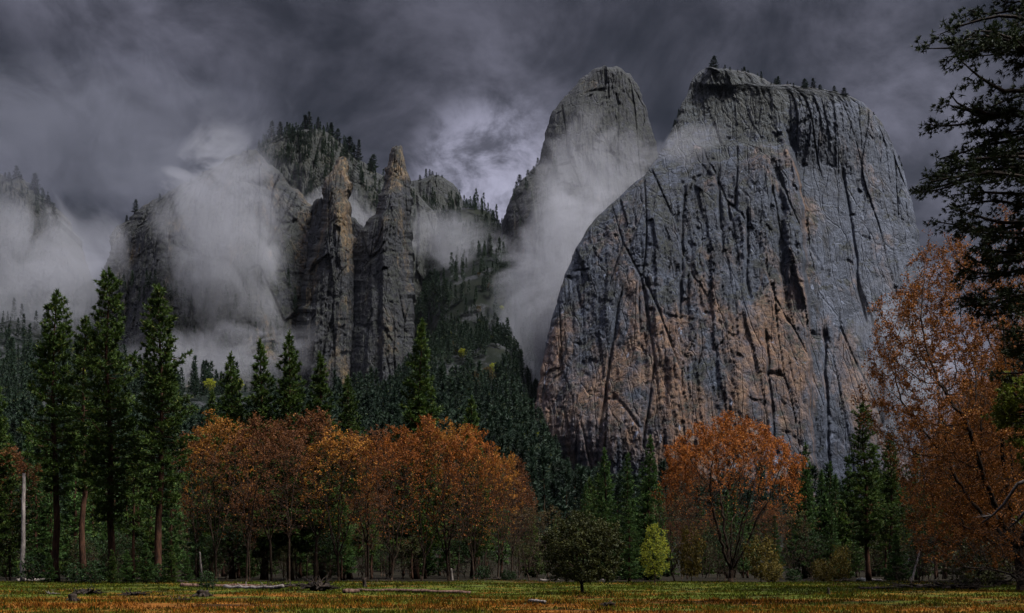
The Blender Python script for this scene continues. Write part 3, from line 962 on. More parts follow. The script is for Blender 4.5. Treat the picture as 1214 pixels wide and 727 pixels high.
put_conifer(66, 345, 124, PONDS, 1, "tall full pine with a twin reddish trunk just beside the pale bare snag", sxy=1.0)
put_conifer(98, 376, 138, PONDS, 3, "slimmer pine crowding close behind the full pine near the snag")
put_conifer(134, 322, 123, PONDS, 2, "tallest broad pine on the meadow edge, standing in front of the mist", sxy=0.98)
put_conifer(186, 340, 119, PONDS, 0, "tall open pine with the thickest bare red-brown trunk, next to the oaks")
put_conifer(-6, 448, 140, SPIKES, 0, "short dark pine cut by the picture edge beyond the snag", "spired_pine", sxy=1.1)
put_conifer(250, 462, 168, SPIKES, 1, "small faint pine peeping out between the tall red trunk and the oaks", "spired_pine")
put_conifer(276, 418, 152, SPIKES, 0, "first pointed pine rising behind the oak crowns, after the open red-trunked pine", "spired_pine")
put_conifer(313, 402, 150, SPIKES, 1, "second pointed pine of the trio behind the oak crowns", "spired_pine", sxy=1.1)
put_conifer(345, 393, 150, SPIKES, 0, "highest and fullest of the pointed trio behind the oak crowns", "spired_pine")
put_conifer(381, 417, 150, SPIKES, 1, "bushy pointed pine below the shorter rock spire", "spired_pine", sxy=1.15)
put_conifer(415, 445, 158, SPIKES, 0, "low narrow pine right below the taller rock spire", "spired_pine")
put_conifer(493, 380, 160, SPIKES, 1, "lone tall conical pine rising above the oaks between the spires and the buttress", "spired_pine", sxy=1.05)
put_conifer(560, 471, 165, SPIKES, 0, "small dark pine tip above the last bright oak of the row", "spired_pine")
put_conifer(718, 532, 150, FIRS, 0, "first dark fir under the buttress, behind the round olive tree", "fir", cat="fir tree")
put_conifer(743, 538, 156, FIRS, 1, "narrow fir squeezed between two darker firs under the buttress", "fir", cat="fir tree")
put_conifer(768, 517, 146, FIRS, 0, "tallest fir under the buttress, right behind the lime sapling", "fir", cat="fir tree")
put_conifer(746, 592, 119, FIRS, 1, "young lighter cone-shaped fir between the olive tree and the lime sapling", "fir", cat="fir tree", sxy=1.25)
put_conifer(694, 574, 175, FIRS, 1, "small fir top just above the round olive tree", "fir", cat="fir tree")
put_conifer(719, 598, 128, FIRS, 0, "low bushy fir between the olive tree and the young cone-shaped fir", "fir", cat="fir tree")
put_conifer(1030, 477, 134, PONDS, 2, "tallest dark pine beside the big russet oak at the meadow end", sxy=1.15)
put_conifer(1054, 515, 142, PONDS, 0, "bare-trunked pine close behind the tallest dark one by the russet oak")
put_conifer(952, 526, 150, FIRS, 0, "full fir touching the edge of the round orange oak crown", "fir", cat="fir tree")
put_conifer(1006, 541, 156, FIRS, 1, "slim fir between the orange oak and the tallest dark pine", "fir", cat="fir tree")
put_conifer(983, 548, 166, FIRS, 0, "hazy fir set back between the full fir and the slim fir", "fir", cat="fir tree")
put_conifer(985, 600, 130, FIRS, 1, "low green fir in front of the firs beside the orange oak", "fir", cat="fir tree")
put_conifer(918, 612, 128, FIRS, 1, "little fir tucked under the lower edge of the orange oak crown", "fir", cat="fir tree")
put_conifer(1086, 528, 150, PONDS, 3, "thin pine half covered by the big russet oak branches")
put_conifer(1152, 452, 132, FIRS, 0, "dark fir deep in the shade behind the great russet oak", "fir", cat="fir tree")
put_conifer(1186, 425, 138, PONDS, 2, "dark pine behind the crown of the great russet oak")
put_conifer(1222, 410, 128, FIRS, 1, "dark fir at the picture edge behind the young lit cedar", "fir", cat="fir tree")
put_conifer(1120, 500, 165, PONDS, 1, "tall pine mostly hidden behind the big russet oak")

# ------------------------------------------------------------------ oaks
rng0 = np.random.default_rng(5)


def oak_variant(seed, Ht, rad, fork, crown_lo, mat, nl=5, n=900, leafy=1.0, leaf=(0.19, 0.125), per=13):
    rng = np.random.default_rng(seed)
    c = (0, 0, (Ht + crown_lo) / 2)
    rz = (Ht - crown_lo) / 2
    att = dome_points(rng, n, c, (rad, rad, rz), 0.5, crown_lo, 0.22, seed)
    limbs = []
    for i in range(nl):
        a = i * 6.283 / nl + rng.uniform(-.4, .4)
        sp = rng.uniform(0.15, 0.5) * rad
        limbs.append((math.cos(a) * sp, math.sin(a) * sp, rng.uniform(0.28, 0.5) * (Ht - fork)))

    def prob(p):
        t = np.clip((p[:, 2] - crown_lo) / (Ht - crown_lo), 0, 1)
        rr = np.hypot(p[:, 0], p[:, 1]) / rad
        e = np.sqrt(rr ** 2 * 0.7 + np.clip(t - 0.35, 0, 1) ** 2 * 2.2)
        n = perlin(p[:, 0] / 1.15, p[:, 1] / 1.15, p[:, 2] / 0.95, seed)
        return np.clip((0.05 + 0.08 * t + 1.0 * sstep(0.58, 0.92, t + 0.85 * n) * sstep(0.40, 0.90, e) + 0.10 * np.clip(n, 0, 1)) * leafy, 0, 1)
    return make_broadleaf("oak", seed, att, fork, limbs, 0.45, 7, 0.70, 90, 0.16, 0.014, leaf, per, prob, mat, M_OAKBARK, 4, 0.85, (rng.uniform(-.4, .4), rng.uniform(-.3, .3)),
                          twig_prob=lambda p: 0.38 + 0.62 * sstep(0.45, 0.85, (p[:, 2] - crown_lo) / (Ht - crown_lo)))


OAKS = [oak_variant(41, 18, 4.2, 3.4, 4.5, M_GOLD), oak_variant(42, 18, 3.6, 4.6, 5.5, M_OAKDARK, 4),
        oak_variant(43, 18, 4.6, 2.6, 4.0, M_OAKLEAF, 6, 850), oak_variant(44, 18, 3.8, 5.0, 5.0, M_OAKDARK, 4, 700, 0.8)]


def put_oak(px, top, d, i, label, sxy=1.0, name="oak", group=None, rz=None):
    x = wx(px, d)
    z = gz(x, d)
    s = (EYE + (HY - top) * d / FPX - z) / 18.0
    return plant(name, label, "oak tree", (x, d, z), *OAKS[i], group, s, rnd.uniform(0, 6.28) if rz is None else rz, sxy=s * sxy)


for (px, top, d, i, sx, lab) in [
    (232, 512, 137, 1, 0.85, "narrow brown oak beginning the row, next to the thick red pine trunk"),
    (256, 492, 132, 0, 0.95, "first orange topped oak of the row beside the open pine"),
    (292, 503, 127, 3, 1.0, "dull brown oak with pale bare twigs under the pointed pine trio"),
    (322, 497, 136, 1, 1.0, "mid brown oak below the highest of the pointed pines"),
    (343, 505, 126, 3, 0.9, "dark twiggy oak with many upright stems under the pointed pines"),
    (374, 486, 134, 1, 1.05, "higher russet brown oak near the middle of the row"),
    (402, 510, 130, 0, 1.15, "oak with a glowing orange top and one slanting pale stem"),
    (436, 508, 133, 1, 1.25, "brown oak behind the dark stump and the uprooted root mass"),
    (464, 508, 125, 2, 0.95, "dark forked oak with a heavy open trunk behind the long fallen log"),
    (500, 497, 130, 2, 0.9, "bright orange oak below the lone conical pine"),
    (532, 500, 134, 0, 1.05, "broad golden orange oak behind the short pale broken stub"),
    (562, 508, 129, 2, 0.85, "orange oak leaning out over the low green bushes"),
    (590, 534, 132, 0, 0.85, "last and reddest oak at the open end of the row"),
    (12, 530, 142, 1, 1.1, "rusty oak behind the pale snag"),
    (815, 545, 150, 3, 0.9, "dull brown oak standing behind the lone round orange oak"),
]:
    put_oak(px, top, d, i, lab, sx)

# lone round oak
rngb = np.random.default_rng(77)
att = dome_points(rngb, 2100, (0, 0, 11.0), (7.9, 7.0, 8.2), 0.45, 4.2, 0.16, 3)
limbs = []
for i in range(9):
    a = i * 6.283 / 9 + rngb.uniform(-.3, .3)
    sp = rngb.uniform(1.2, 4.2)
    limbs.append((math.cos(a) * sp, math.sin(a) * sp * 0.9, rngb.uniform(5.0, 8.5)))


def big_prob(p):
    rr = np.sqrt((p[:, 0] / 7.9) ** 2 + (p[:, 1] / 7.0) ** 2 + (np.clip(p[:, 2] - 8, 0, 99) / 11.0) ** 2)
    n = perlin(p[:, 0] / 1.4, p[:, 1] / 1.4, p[:, 2] / 1.4, 6)
    return np.clip(0.05 + 0.95 * sstep(0.62, 0.98, rr + 0.25 * n), 0.05, 1) * (0.10 + 0.90 * sstep(9.5, 17, p[:, 2] + 0.35 * np.abs(p[:, 0]) + 2 * n))


tr, cr = make_broadleaf("round_oak", 78, att, 1.6, limbs, 0.40, 7, 0.62, 110, 0.12, 0.0135, (0.17, 0.115), 13, big_prob, M_OAKLEAF, M_OAKBARK, 4, 0.75, (0.1, 0), 0.028, 2.02,
                         twig_prob=lambda p: 0.40 + 0.60 * sstep(7.5, 14, p[:, 2] + 0.35 * np.abs(p[:, 0])))
xb = wx(866, 126)
plant("oak", "large lone round oak with an orange crown over many upright dark limbs, below the buttress", "oak tree", (xb, 126, gz(xb, 126)), tr, cr)

# great russet oak closer to the viewer
rngc = np.random.default_rng(91)
att = dome_points(rngc, 5200, (-1.0, 0, 13.2), (11.0, 8.0, 11.8), 0.35, 1.6, 0.26, 5)
att = att[att[:, 0] > -10.4 + 4.0 * sstep(13, 5, att[:, 2])]
limbs = []
for i in range(9):
    a = i * 6.283 / 9 + rngc.uniform(-.35, .35)
    sp = rngc.uniform(2.5, 7.0)
    limbs.append((math.cos(a) * sp - 0.6, math.sin(a) * sp, rngc.uniform(3.5, 10)))


def rus_prob(p):
    n = perlin(p[:, 0] / 1.6, p[:, 1] / 1.6, p[:, 2] / 1.2, 8)
    return np.clip(0.40 + 1.7 * n + 0.020 * (p[:, 2] - 9) - 0.020 * p[:, 0], 0.03, 1)


tr, cr = make_broadleaf("russet_oak", 92, att, 3.0, limbs, 0.42, 7, 0.68, 110, 0.03, 0.013, (0.14, 0.10), 13, rus_prob, M_RUSSET, M_OAKBARK, 4, 0.75, (-0.3, 0), 0.03, 2.06)
xr = wx(1213, 76)
plant("oak", "great russet oak spreading dark arching branches over the end of the meadow", "oak tree", (xr, 76, gz(xr, 76)), tr, cr)

for px_, d_, s_, rz_, lab_ in ((1250, 98, 1.0, 2.0, "second russet oak filling the gloom behind the great russet one"), (1150, 112, 0.80, 4.0, "lower rusty oak behind the boughs of the great russet one"),
                              (1215, 118, 0.95, 5.2, "dark brown oak deep behind the great russet one")):
    plant("oak", lab_, "oak tree", (wx(px_, d_), d_, gz(wx(px_, d_), d_)), tr, cr, None, s_, rz_)

# round olive tree on the meadow, lime sapling, shrubs
rngd = np.random.default_rng(15)
att = dome_points(rngd, 1000, (0, 0, 2.85), (2.65, 2.4, 2.3), 0.5, 0.75, 0.22, 2)
att[:, :2] *= (1 + 0.30 * np.clip((2.6 - att[:, 2]) / 2.0, 0, 1))[:, None]
tr, cr = make_broadleaf("olive_tree", 16, att, 0.8, [(0.8, 0.2, 1.2), (-0.8, 0.3, 1.3), (0.1, -0.7, 1.6), (0.2, 0.6, 1.8)], 0.22, 4, 0.34, 60, 0.05, 0.010,
                        (0.15, 0.085), 15, None, M_OLIVE, M_OAKBARK, 2, 0.35, (-0.12, 0), 0.03)
x = wx(691, 71)
plant("small_tree", "small round olive green tree alone on the meadow on a short dark trunk", "tree", (x, 71, gz(x, 71)), tr, cr)

att = dome_points(rngd, 520, (0, 0, 3.3), (1.5, 1.4, 2.9), 0.4, 0.5, 0.12, 4)
att[:, :2] *= (1.10 - 0.07 * np.clip(att[:, 2] - 2.2, 0, 5))[:, None]
tr, cr = make_broadleaf("sapling", 17, att, 0.5, [(0.4, 0, 1.5), (-0.4, 0.1, 1.6), (0, 0.3, 2.4), (0.1, -0.3, 2)], 0.28, 4, 0.42, 60, 0.35, 0.009,
                        (0.20, 0.10), 6, None, M_LIME, M_OAKBARK, 2, 0.5)
x = wx(776, 113)
plant("sapling", "bright lime green sapling glowing against the dark firs", "sapling", (x, 113, gz(x, 113)), tr, cr)


def shrub_variant(seed, mat, w=1.0, h=1.6, n=260, leaf=(0.16, 0.09), per=7):
    rng = np.random.default_rng(seed)
    att = dome_points(rng, n, (0, 0, h * 0.52), (w, w, h * 0.52), 0.4, 0.12, 0.35, seed)
    return make_broadleaf("shrub", seed, att, 0.25, [(w * 0.3, 0, h * .3), (-w * .3, w * .2, h * .35), (0, -w * .3, h * .3)], 0.2, 3, 0.30, 40, 0.1, 0.008, leaf, per, None, mat, M_OAKBARK, 2, 0.3)


SH_YEL = shrub_variant(51, M_YELLOW, 1.0, 2.2)
SH_GRN = shrub_variant(52, M_BUSH, 0.95, 1.7)
SH_OLI = shrub_variant(53, M_OLIVE, 1.3, 2.0)
SH_WIL = oak_variant(54, 9, 2.6, 1.0, 1.4, M_WILLOW, 6, 500, 1.1, (0.18, 0.10), 5)


def put_shrub(kind, px, d, s, label, name="shrub", cat="shrub", group=None, sxy=None):
    x = wx(px, d)
    return plant(name, label, cat, (x, d, gz(x, d)), *kind, group, s, rnd.uniform(0, 6.28), names=("stem", "foliage"), sxy=sxy)


put_shrub(SH_YEL, 902, 122, 2.3, "yellow olive shrub at the foot of the lone round oak", sxy=1.7)
put_shrub(SH_YEL, 916, 116, 1.1, "low straw coloured shrub in front of the taller yellow one by the round oak")
put_shrub(SH_YEL, 996, 118, 1.75, "upright yellow shrub below the tallest dark pine", sxy=1.0)
put_shrub(SH_YEL, 976, 116, 1.15, "rounder yellow brown shrub beside the upright yellow one")
put_shrub(SH_OLI, 1160, 92, 1.9, "broad dull green bush under the great russet oak", sxy=2.0)
put_shrub(SH_YEL, 820, 132, 3.0, "thin yellow green shrub glimpsed between lime sapling and round oak", sxy=1.6)
for k, (px, d, s, lab) in enumerate([(112, 114, 1.4, "dark green bush at the foot of the tallest broad pine"), (190, 117, 1.2, "bushy green shrub hugging the thick red trunk"),
                                     (40, 122, 1.7, "shadowy bush behind the pale snag"), (88, 118, 1.3, "low bush between the twin trunk and the tallest pine")]):
    put_shrub(SH_GRN, px, d, s, lab, "bush", "bush")
for (px, d, s, lab) in [(573, 128, 1.0, "low bright green bush at the edge of the oak row"), (600, 126, 0.7, "tiny green bush next to the last oak"), (246, 82, 0.8, "leafy weed growing over the grey log"),
                        (940, 124, 0.9, "dark green low bush between yellow shrubs"), (608, 128, 0.6, "small grass green bush short of the brown thicket"), (1070, 130, 2.0, "pale green bush beneath bare pine trunks")]:
    put_shrub(SH_GRN, px, d, s, lab, "bush", "bush")
for (px, d, s, lab) in [(628, 126, 0.95, "brown willow thicket nearest the last oak"), (652, 132, 1.0, "brown willow thicket behind the round olive tree"),
                        (800, 134, 1.15, "brown willow between the lime sapling and the round oak"), (940, 134, 0.95, "brown bare willow beside the little fir"), (1090, 112, 0.9, "rusty willow under the great russet oak")]:
    put_shrub(SH_WIL, px, d, s, lab, "willow", "willow")

# ------------------------------------------------------------------ close cedar at the picture edge
def make_cedar(name, seed, Ht, zs, lens, azc, mat, tuft=(0.20, 0.055), per=10, droop=0.12, sub=0.29):
    """open conifer with long boughs carrying flat sprays; azc: mean bearing of the boughs"""
    rng = np.random.default_rng(seed)
    wood = MB()
    P, r = trunk_tube(Ht, Ht * 0.014, rng, 12, 18, 0.008)
    wood.add(*tube(P, r, 12, 0.06, seed))
    Cs, Ds = [], []
    for z, L, az in zip(zs, lens, azc):
        n = 9
        t = np.linspace(0, 1, n)
        pit = rng.uniform(-0.20, 0.55)
        pts = np.stack([np.cos(az + 0.25 * np.sin(t * 3 + z)) * L * t, np.sin(az + 0.25 * np.sin(t * 3 + z)) * L * t,
                        z + L * (pit * t - (pit + droop) * t ** 2 * 0.9 + 0.12 * t ** 4)], 1)
        pts += np.cumsum(rng.normal(0, 0.05, (n, 3)), 0)
        pts[0, :2] = 0
        wood.add(*tube(pts, 0.02 + 0.016 * L * (1 - t) ** 0.8, 6))
        ns = int(L / sub)
        for _ in range(ns):
            s = rng.uniform(0.22, 1.0)
            b = np.array([np.interp(s, t, pts[:, k]) for k in range(3)])
            side = rng.choice([-1, 1])
            a2 = az + side * rng.uniform(0.4, 1.1)
            l2 = rng.uniform(0.45, 1.25) * (1.15 - 0.5 * s) * min(1, L / 4)
            d2 = norm(np.array([math.cos(a2), math.sin(a2), rng.uniform(-.75, .75)]))
            e = b + d2 * l2 + np.array([0, 0, -0.12 * l2])
            wood.add(*prisms(np.array([b]), np.array([e]), np.array([0.018]), np.array([0.006]), 3))
            m = int(l2 / 0.11) + 2
            ss = rng.uniform(0.25, 1.05, m)
            c = b + (e - b) * ss[:, None] + rng.normal(0, 0.10, (m, 3))
            Cs.append(c)
            Ds.append(np.tile(d2, (m, 1)))
    C, D = np.concatenate(Cs), np.concatenate(Ds)
    CC = np.repeat(C, per, 0)
    DD = np.repeat(D, per, 0) * 0.9 + rng.normal(0, 0.55, (len(CC), 3))
    V, F = blades(CC, DD, tuft[0] * rng.uniform(0.6, 1.3, len(CC)), tuft[1], rng)
    return wood.build(name + "_trunk", M_DARKWOOD), mesh_np(name + "_crown", V, F, mat)


d = 50.0
x = wx(1268, d)
zpx = lambda y: EYE + (HY - y) * d / FPX
spec = []
rg = np.random.default_rng(3)
for (y, left) in [(20, 1175), (34, 1150), (48, 1120), (62, 1100), (80, 1092), (95, 1096), (112, 1100), (128, 1112), (150, 1150), (168, 1135), (185, 1108), (200, 1096),
                  (216, 1094), (230, 1100), (246, 1120), (262, 1105), (280, 1112), (298, 1122), (315, 1135), (335, 1142), (352, 1148), (372, 1155), (395, 1168), (420, 1185), (-15, 1190), (-60, 1200), (-120, 1215)]:
    for _ in range(2):
        spec.append((zpx(y) + rg.normal(0, .45), (1268 - left) * d / FPX * rg.uniform(0.86, 1.02), math.pi + rg.normal(0, 0.16)))
for _ in range(34):
    spec.append((rg.uniform(8, 34), rg.uniform(2.5, 5.5), rg.uniform(-2.2, 2.2)))
tr, cr = make_cedar("cedar", 61, 38, [s[0] for s in spec], [s[1] for s in spec], [s[2] for s in spec], M_CEDAR)
plant("cedar", "close dark cedar reaching ragged boughs into the sky beside the buttress", "cedar tree", (x, d, gz(x, d)), tr, cr)

# young lit cedar below it
d2_ = 58.0
x = wx(1262, d2_)
z2 = lambda y: EYE + (HY - y) * d2_ / FPX
spec = []
for (y, left) in [(452, 1205), (466, 1180), (478, 1170), (490, 1176), (502, 1188), (520, 1200), (432, 1215), (545, 1212)]:
    for _ in range(3):
        spec.append((z2(y) + rg.normal(0, .12), (1262 - left) * d2_ / FPX * rg.uniform(0.85, 1.0), math.pi + rg.normal(0, 0.2)))
for _ in range(16):
    spec.append((rg.uniform(4, 11), rg.uniform(1.0, 2.6), rg.uniform(-2.2, 2.2)))
tr, cr = make_cedar("young_cedar", 62, 12.5, [s[0] for s in spec], [s[1] for s in spec], [s[2] for s in spec], M_CEDARLIT, (0.22, 0.08), 8)
plant("young_cedar", "yellow green young cedar boughs in front of the great russet oak", "cedar tree", (x, d2_, gz(x, d2_)), tr, cr)

# ------------------------------------------------------------------ forest behind the first row, one tree after another
rf = np.random.default_rng(123)


def far_conifer(seed, blade=(1.7, 0.42), per=5, spread=0.55, gap=0.95, mat=None, base=0.08, rmax=3.9, prof=0.85):
    return make_conifer("distant_conifer", seed, 26, base, rmax, prof, 1.0, blade, per, gap, 12, -20, 0.4, mat or M_FAR, M_PINEBARK, 5, snags=0, spread=spread)


MIDS = [far_conifer(71, (0.9, 0.22), 7, 0.30, 0.60, M_FIR), far_conifer(72, (0.9, 0.22), 7, 0.30, 0.62, M_NEEDLE, 0.3, 3.4, 0.6),
        far_conifer(73, (0.9, 0.22), 7, 0.32, 0.6, M_FIR, 0.12, 3.2, 0.8)]
n_mid = 0
tries = 0
while n_mid < 150 and tries < 4000:
    tries += 1
    dd = rf.uniform(142, 300)
    px = rf.uniform(-60, 1270)
    # keep the tops under the first row's
    lim = 505 if px < 210 else 545 if px < 610 else 590 if px < 690 else 560 if px < 790 else 575 if px < 940 else 545
    top = lim + rf.uniform(0, 60)
    if 590 < px < 690 and rf.random() < 0.5:
        continue
    x = wx(px, dd)
    z = gz(x, dd)
    h = EYE + (HY - top) * dd / FPX - z
    if h < 8 or h > 34:
        continue
    k = MIDS[rf.integers(0, 3)]
    plant("forest_conifer", "dark green conifer in the crowded forest behind the first row of trees", "conifer", (x, dd, z), k[0], k[1], "conifers filling the forest behind the meadow edge",
          h / 26, rf.uniform(0, 6.28), sxy=h / 26 * rf.uniform(0.9, 1.25))
    n_mid += 1
for i in range(46):
    dd = rf.uniform(138, 200)
    px = rf.uniform(215, 620) if i % 3 else rf.uniform(780, 1240)
    x = wx(px, dd)
    z = gz(x, dd)
    top = (540 if px < 620 else 585) + rf.uniform(0, 50)
    h = EYE + (HY - top) * dd / FPX - z
    k = OAKS[[1, 3][i % 2]]
    plant("forest_oak", "brown leafless-looking oak in the gloom behind the first row of trees", "oak tree", (x, dd, z), *k, "oaks filling the forest behind the meadow edge", h / 18, rf.uniform(0, 6.28))
# slope and ledge conifers
THICK = [oak_variant(56, 8, 2.8, 0.8, 0.8, M_BUSH, 6, 380, 1.0, (0.30, 0.18), 6), oak_variant(57, 8, 2.8, 0.8, 0.8, M_OLIVE, 6, 380, 1.0, (0.30, 0.18), 6)]
for i in range(190):
    dd = rf.uniform(134, 260)
    px = rf.uniform(-40, 1260)
    x = wx(px, dd)
    green = rf.random() < 0.55
    plant("thicket", ("dark green" if green else "olive brown") + " thicket bush in the gloom between the tree trunks", "bush", (x, dd, gz(x, dd)), *THICK[0 if green else 1],
          ("green" if green else "olive") + " bushes under the forest edge", rf.uniform(0.5, 0.95), rf.uniform(0, 6.28), names=("stem", "foliage"))
YOUNG = [make_conifer("young_fir", 33, 8, 0.02, 2.3, 0.80, clump=0.3, mat=M_FIR, up=15, down=-15, gap=0.22, blade=(0.32, 0.12), snags=0, spread=0.12),
         make_conifer("young_fir", 34, 8, 0.02, 1.9, 0.85, clump=0.3, mat=M_NEEDLE, up=20, down=-10, gap=0.22, blade=(0.32, 0.12), snags=0, spread=0.12)]
for (px, d, h, i, lab) in [(150, 116, 3.6, 0, "low round topped young fir between two thick pine trunks"), (173, 115, 4.2, 0, "taller rounded young fir touching the thick red trunk"),
                           (203, 117, 4.0, 1, "young fir on the oak side of the thick red trunk"), (133, 114, 3.4, 1, "young fir at the foot of the tallest broad pine"), (58, 120, 3.2, 0, "shadowed young fir behind the pale snag"),
                           (222, 119, 3.0, 0, "little young fir under the first oak of the row"), (1062, 128, 5.5, 0, "spreading young fir beneath the bare pine trunks")]:
    plant("young_fir", lab, "fir tree", (wx(px, d), d, gz(wx(px, d), d)), *YOUNG[i][:2], None, h / 8, rf.uniform(0, 6.28), sxy=h / 8 * 1.15)
for i in range(90):
    dd = rf.uniform(140, 330)
    px = rf.uniform(-40, 1260)
    plant("young_fir", "dark young fir filling the space between the tree trunks", "fir tree", (wx(px, dd), dd, gz(wx(px, dd), dd)), *YOUNG[i % 2][:2], "young firs under the forest edge",
          rf.uniform(0.6, 1.4), rf.uniform(0, 6.28), sxy=rf.uniform(0.9, 1.6))
FARS = [far_conifer(81), far_conifer(82, base=0.05, rmax=3.4), far_conifer(83, base=0.15, rmax=4.4, prof=0.7)]
far_pts = []
while len(far_pts) < 6500:
    yy = 330 * math.exp(rf.uniform(0, 1.0) ** 0.75 * 1.78)
    px = rf.uniform(-80, 720) if rf.random() < 0.85 else rf.uniform(720, 1300)
    if px > 690 and yy > 1010:
        continue
    xx = wx(px, yy)
    if perlin(xx / 90, yy / 90, 0.4, 33) < (-0.14 if px < 430 else -0.32):
        continue
    far_pts.append((xx, yy, gz(xx, yy) - 0.5, 0.4 + 0.85 * rf.random() ** 1.3))
n0 = len(far_pts)
while len(far_pts) < n0 + 900:
    yy = rf.uniform(1150, 2050)
    px = rf.uniform(465, 660)
    xx = wx(px, yy)
    far_pts.append((xx, yy, gz(xx, yy) - 0.5, 0.5 + 0.6 * rf.random()))
# trees rooted on the wooded rocks
for nm, cnt, y0, y1, x0, x1 in (("wooded_ridge", 520, 235, 470, 480, 640), ("forest_ridge", 420, 156, 300, 270, 500), ("granite_wall", 130, 330, 470, 130, 400), ("granite_dome", 60, 200, 420, 560, 760),
                                ("mountain_shoulder", 160, 215, 400, -50, 150)):
    PX, PY, P = SURF[nm]
    ok = np.argwhere((PY > y0) & (PY < y1) & (PX > x0) & (PX < x1))
    for i in rf.choice(len(ok), cnt, replace=False):
        p = P[tuple(ok[i])]
        far_pts.append((p[0], p[1] - 1, p[2] - 6, rf.uniform(0.5, 0.95)))
far_pts.sort(key=lambda p: p[1] / p[3])
NEAR_N = 240
for (xx, yy, zz, s) in far_pts[:NEAR_N]:
    k = FARS[rf.integers(0, 3)]
    plant("slope_conifer", "dark conifer on the wooded slope below the cliffs", "conifer", (xx, yy, zz), k[0], k[1], "conifers standing on the wooded slope", s, rf.uniform(0, 6.28))
# the rest of the far wood reads as one mass
v0 = []
lowp = []
for k in (91, 92, 93):
    c = far_conifer(k, (2.6, 0.8), 3, 1.0, 1.5)
    me = c[1]
    n = len(me.vertices)
    co = np.zeros(n * 3, np.float32)
    me.vertices.foreach_get("co", co)
    lowp.append(co.reshape(-1, 3))
for (xx, yy, zz, s) in far_pts[NEAR_N:]:
    v = lowp[rf.integers(0, 3)]
    a = rf.uniform(0, 6.28)
    c, sn = math.cos(a) * s, math.sin(a) * s
    v0.append(np.stack([v[:, 0] * c - v[:, 1] * sn + xx, v[:, 0] * sn + v[:, 1] * c + yy, v[:, 2] * s + zz], 1))
V = np.concatenate(v0)
obj("forest", mesh_np("forest", V, np.arange(len(V)).reshape(-1, 3), M_FAR), kind="stuff", label="far dark conifer forest covering the slopes and ledges under the cliffs", category="forest")
# autumn and spring trees dotted on the slope
FARB = [oak_variant(95, 12, 4.5, 2.0, 2.0, M_LIME, 4, 160, 1.6, (0.8, 0.55), 4), oak_variant(96, 12, 4.5, 2.0, 2.0, M_WILLOW, 4, 160, 1.6, (0.8, 0.55), 4)]
for i in range(110):
    px = [rf.uniform(20, 330), rf.uniform(480, 600), rf.uniform(600, 660)][i % 3]
    yy = [rf.uniform(900, 1450), rf.uniform(900, 1500), rf.uniform(500, 900)][i % 3]
    xx = wx(px, yy)
    lime = rf.random() < 0.5
    plant("slope_tree", "lime leaved tree dotted on the wooded slope" if lime else "brown leaved tree dotted on the wooded slope", "tree", (xx, yy, gz(xx, yy)), *FARB[0 if lime else 1],
          "lime leaved trees on the slope" if lime else "brown leaved trees on the slope", rf.uniform(0.5, 1.2), rf.uniform(0, 6.28))
# skyline pines
spots = [("granite_cliff", x_, 0) for x_ in (842, 848, 856, 862, 866, 872, 877, 881, 884, 890, 897, 905, 912, 920, 926, 934, 937, 942, 950, 958, 965, 972, 980, 990, 1000, 1012, 1021, 1030, 1037, 1046)] + \
        [("wooded_ridge", x_, 0) for x_ in (499, 504, 512, 515, 519, 524, 556, 563, 568, 580, 586)] + \
        [("forest_ridge", x_, 0) for x_ in (309, 316, 322, 331, 338, 347, 354, 360, 366, 371, 377, 384, 391, 398, 405, 412, 414, 419, 424, 428, 438, 440, 447)] + \
        [("granite_dome", x_, 0) for x_ in (612, 617, 626, 631, 636)] + [("granite_cliff", x_, 1) for x_ in (799, 803, 807, 1062, 1071)]
sky_lab = {"granite_cliff": ("tiny pine on the rim of the great buttress", "pines on the buttress rim"), "wooded_ridge": ("tiny pine on the crest of the ridge between spire and dome", "pines on the middle ridge crest"),
           "forest_ridge": ("tiny pine on the cloudy crest behind the two spires", "pines on the crest behind the spires"), "granite_dome": ("tiny pine on the shoulder of the blunt dome", "pines on the dome shoulder")}
spots += [("mountain_shoulder", x_, 0) for x_ in (4, 10, 18, 24, 31, 38, 45, 50, 56, 62, 68)] + [("granite_wall", x_, 0) for x_ in (150, 161, 176, 188, 204, 222, 240)]
sky_lab["mountain_shoulder"] = ("tiny dim pine on the crest of the cloudy mountain shoulder", "pines on the cloudy shoulder")
sky_lab["granite_wall"] = ("tiny pine on the rim of the dark wall", "pines on the dark wall rim")
for nm, x_, _m in spots:
    if rf.random() < 0.12:
        continue
    x_ = x_ + rf.normal(0, 2.0)
    PX, PY, P = SURF[nm]
    k = np.argmin(np.abs(PX - x_) + np.where(np.abs(PX - x_) < 2.5, PY - 600, 900) * 0.02)
    p = P.reshape(-1, 3)[k]
    t = FARS[rf.integers(0, 3)]
    s = {"granite_cliff": rf.uniform(0.24, 0.48), "wooded_ridge": rf.uniform(0.35, 0.6), "forest_ridge": rf.uniform(0.6, 1.05), "granite_dome": rf.uniform(0.3, 0.55), "mountain_shoulder": rf.uniform(0.4, 0.8), "granite_wall": rf.uniform(0.35, 0.7)}[nm]
    s *= math.exp(rf.normal(0, 0.28))
    plant("skyline_pine", sky_lab[nm][0], "pine tree", (p[0], p[1] + 2, p[2] - 3), t[0], t[1], sky_lab[nm][1], s, rf.uniform(0, 6.28), sxy=s * rf.uniform(1.3, 2.6))


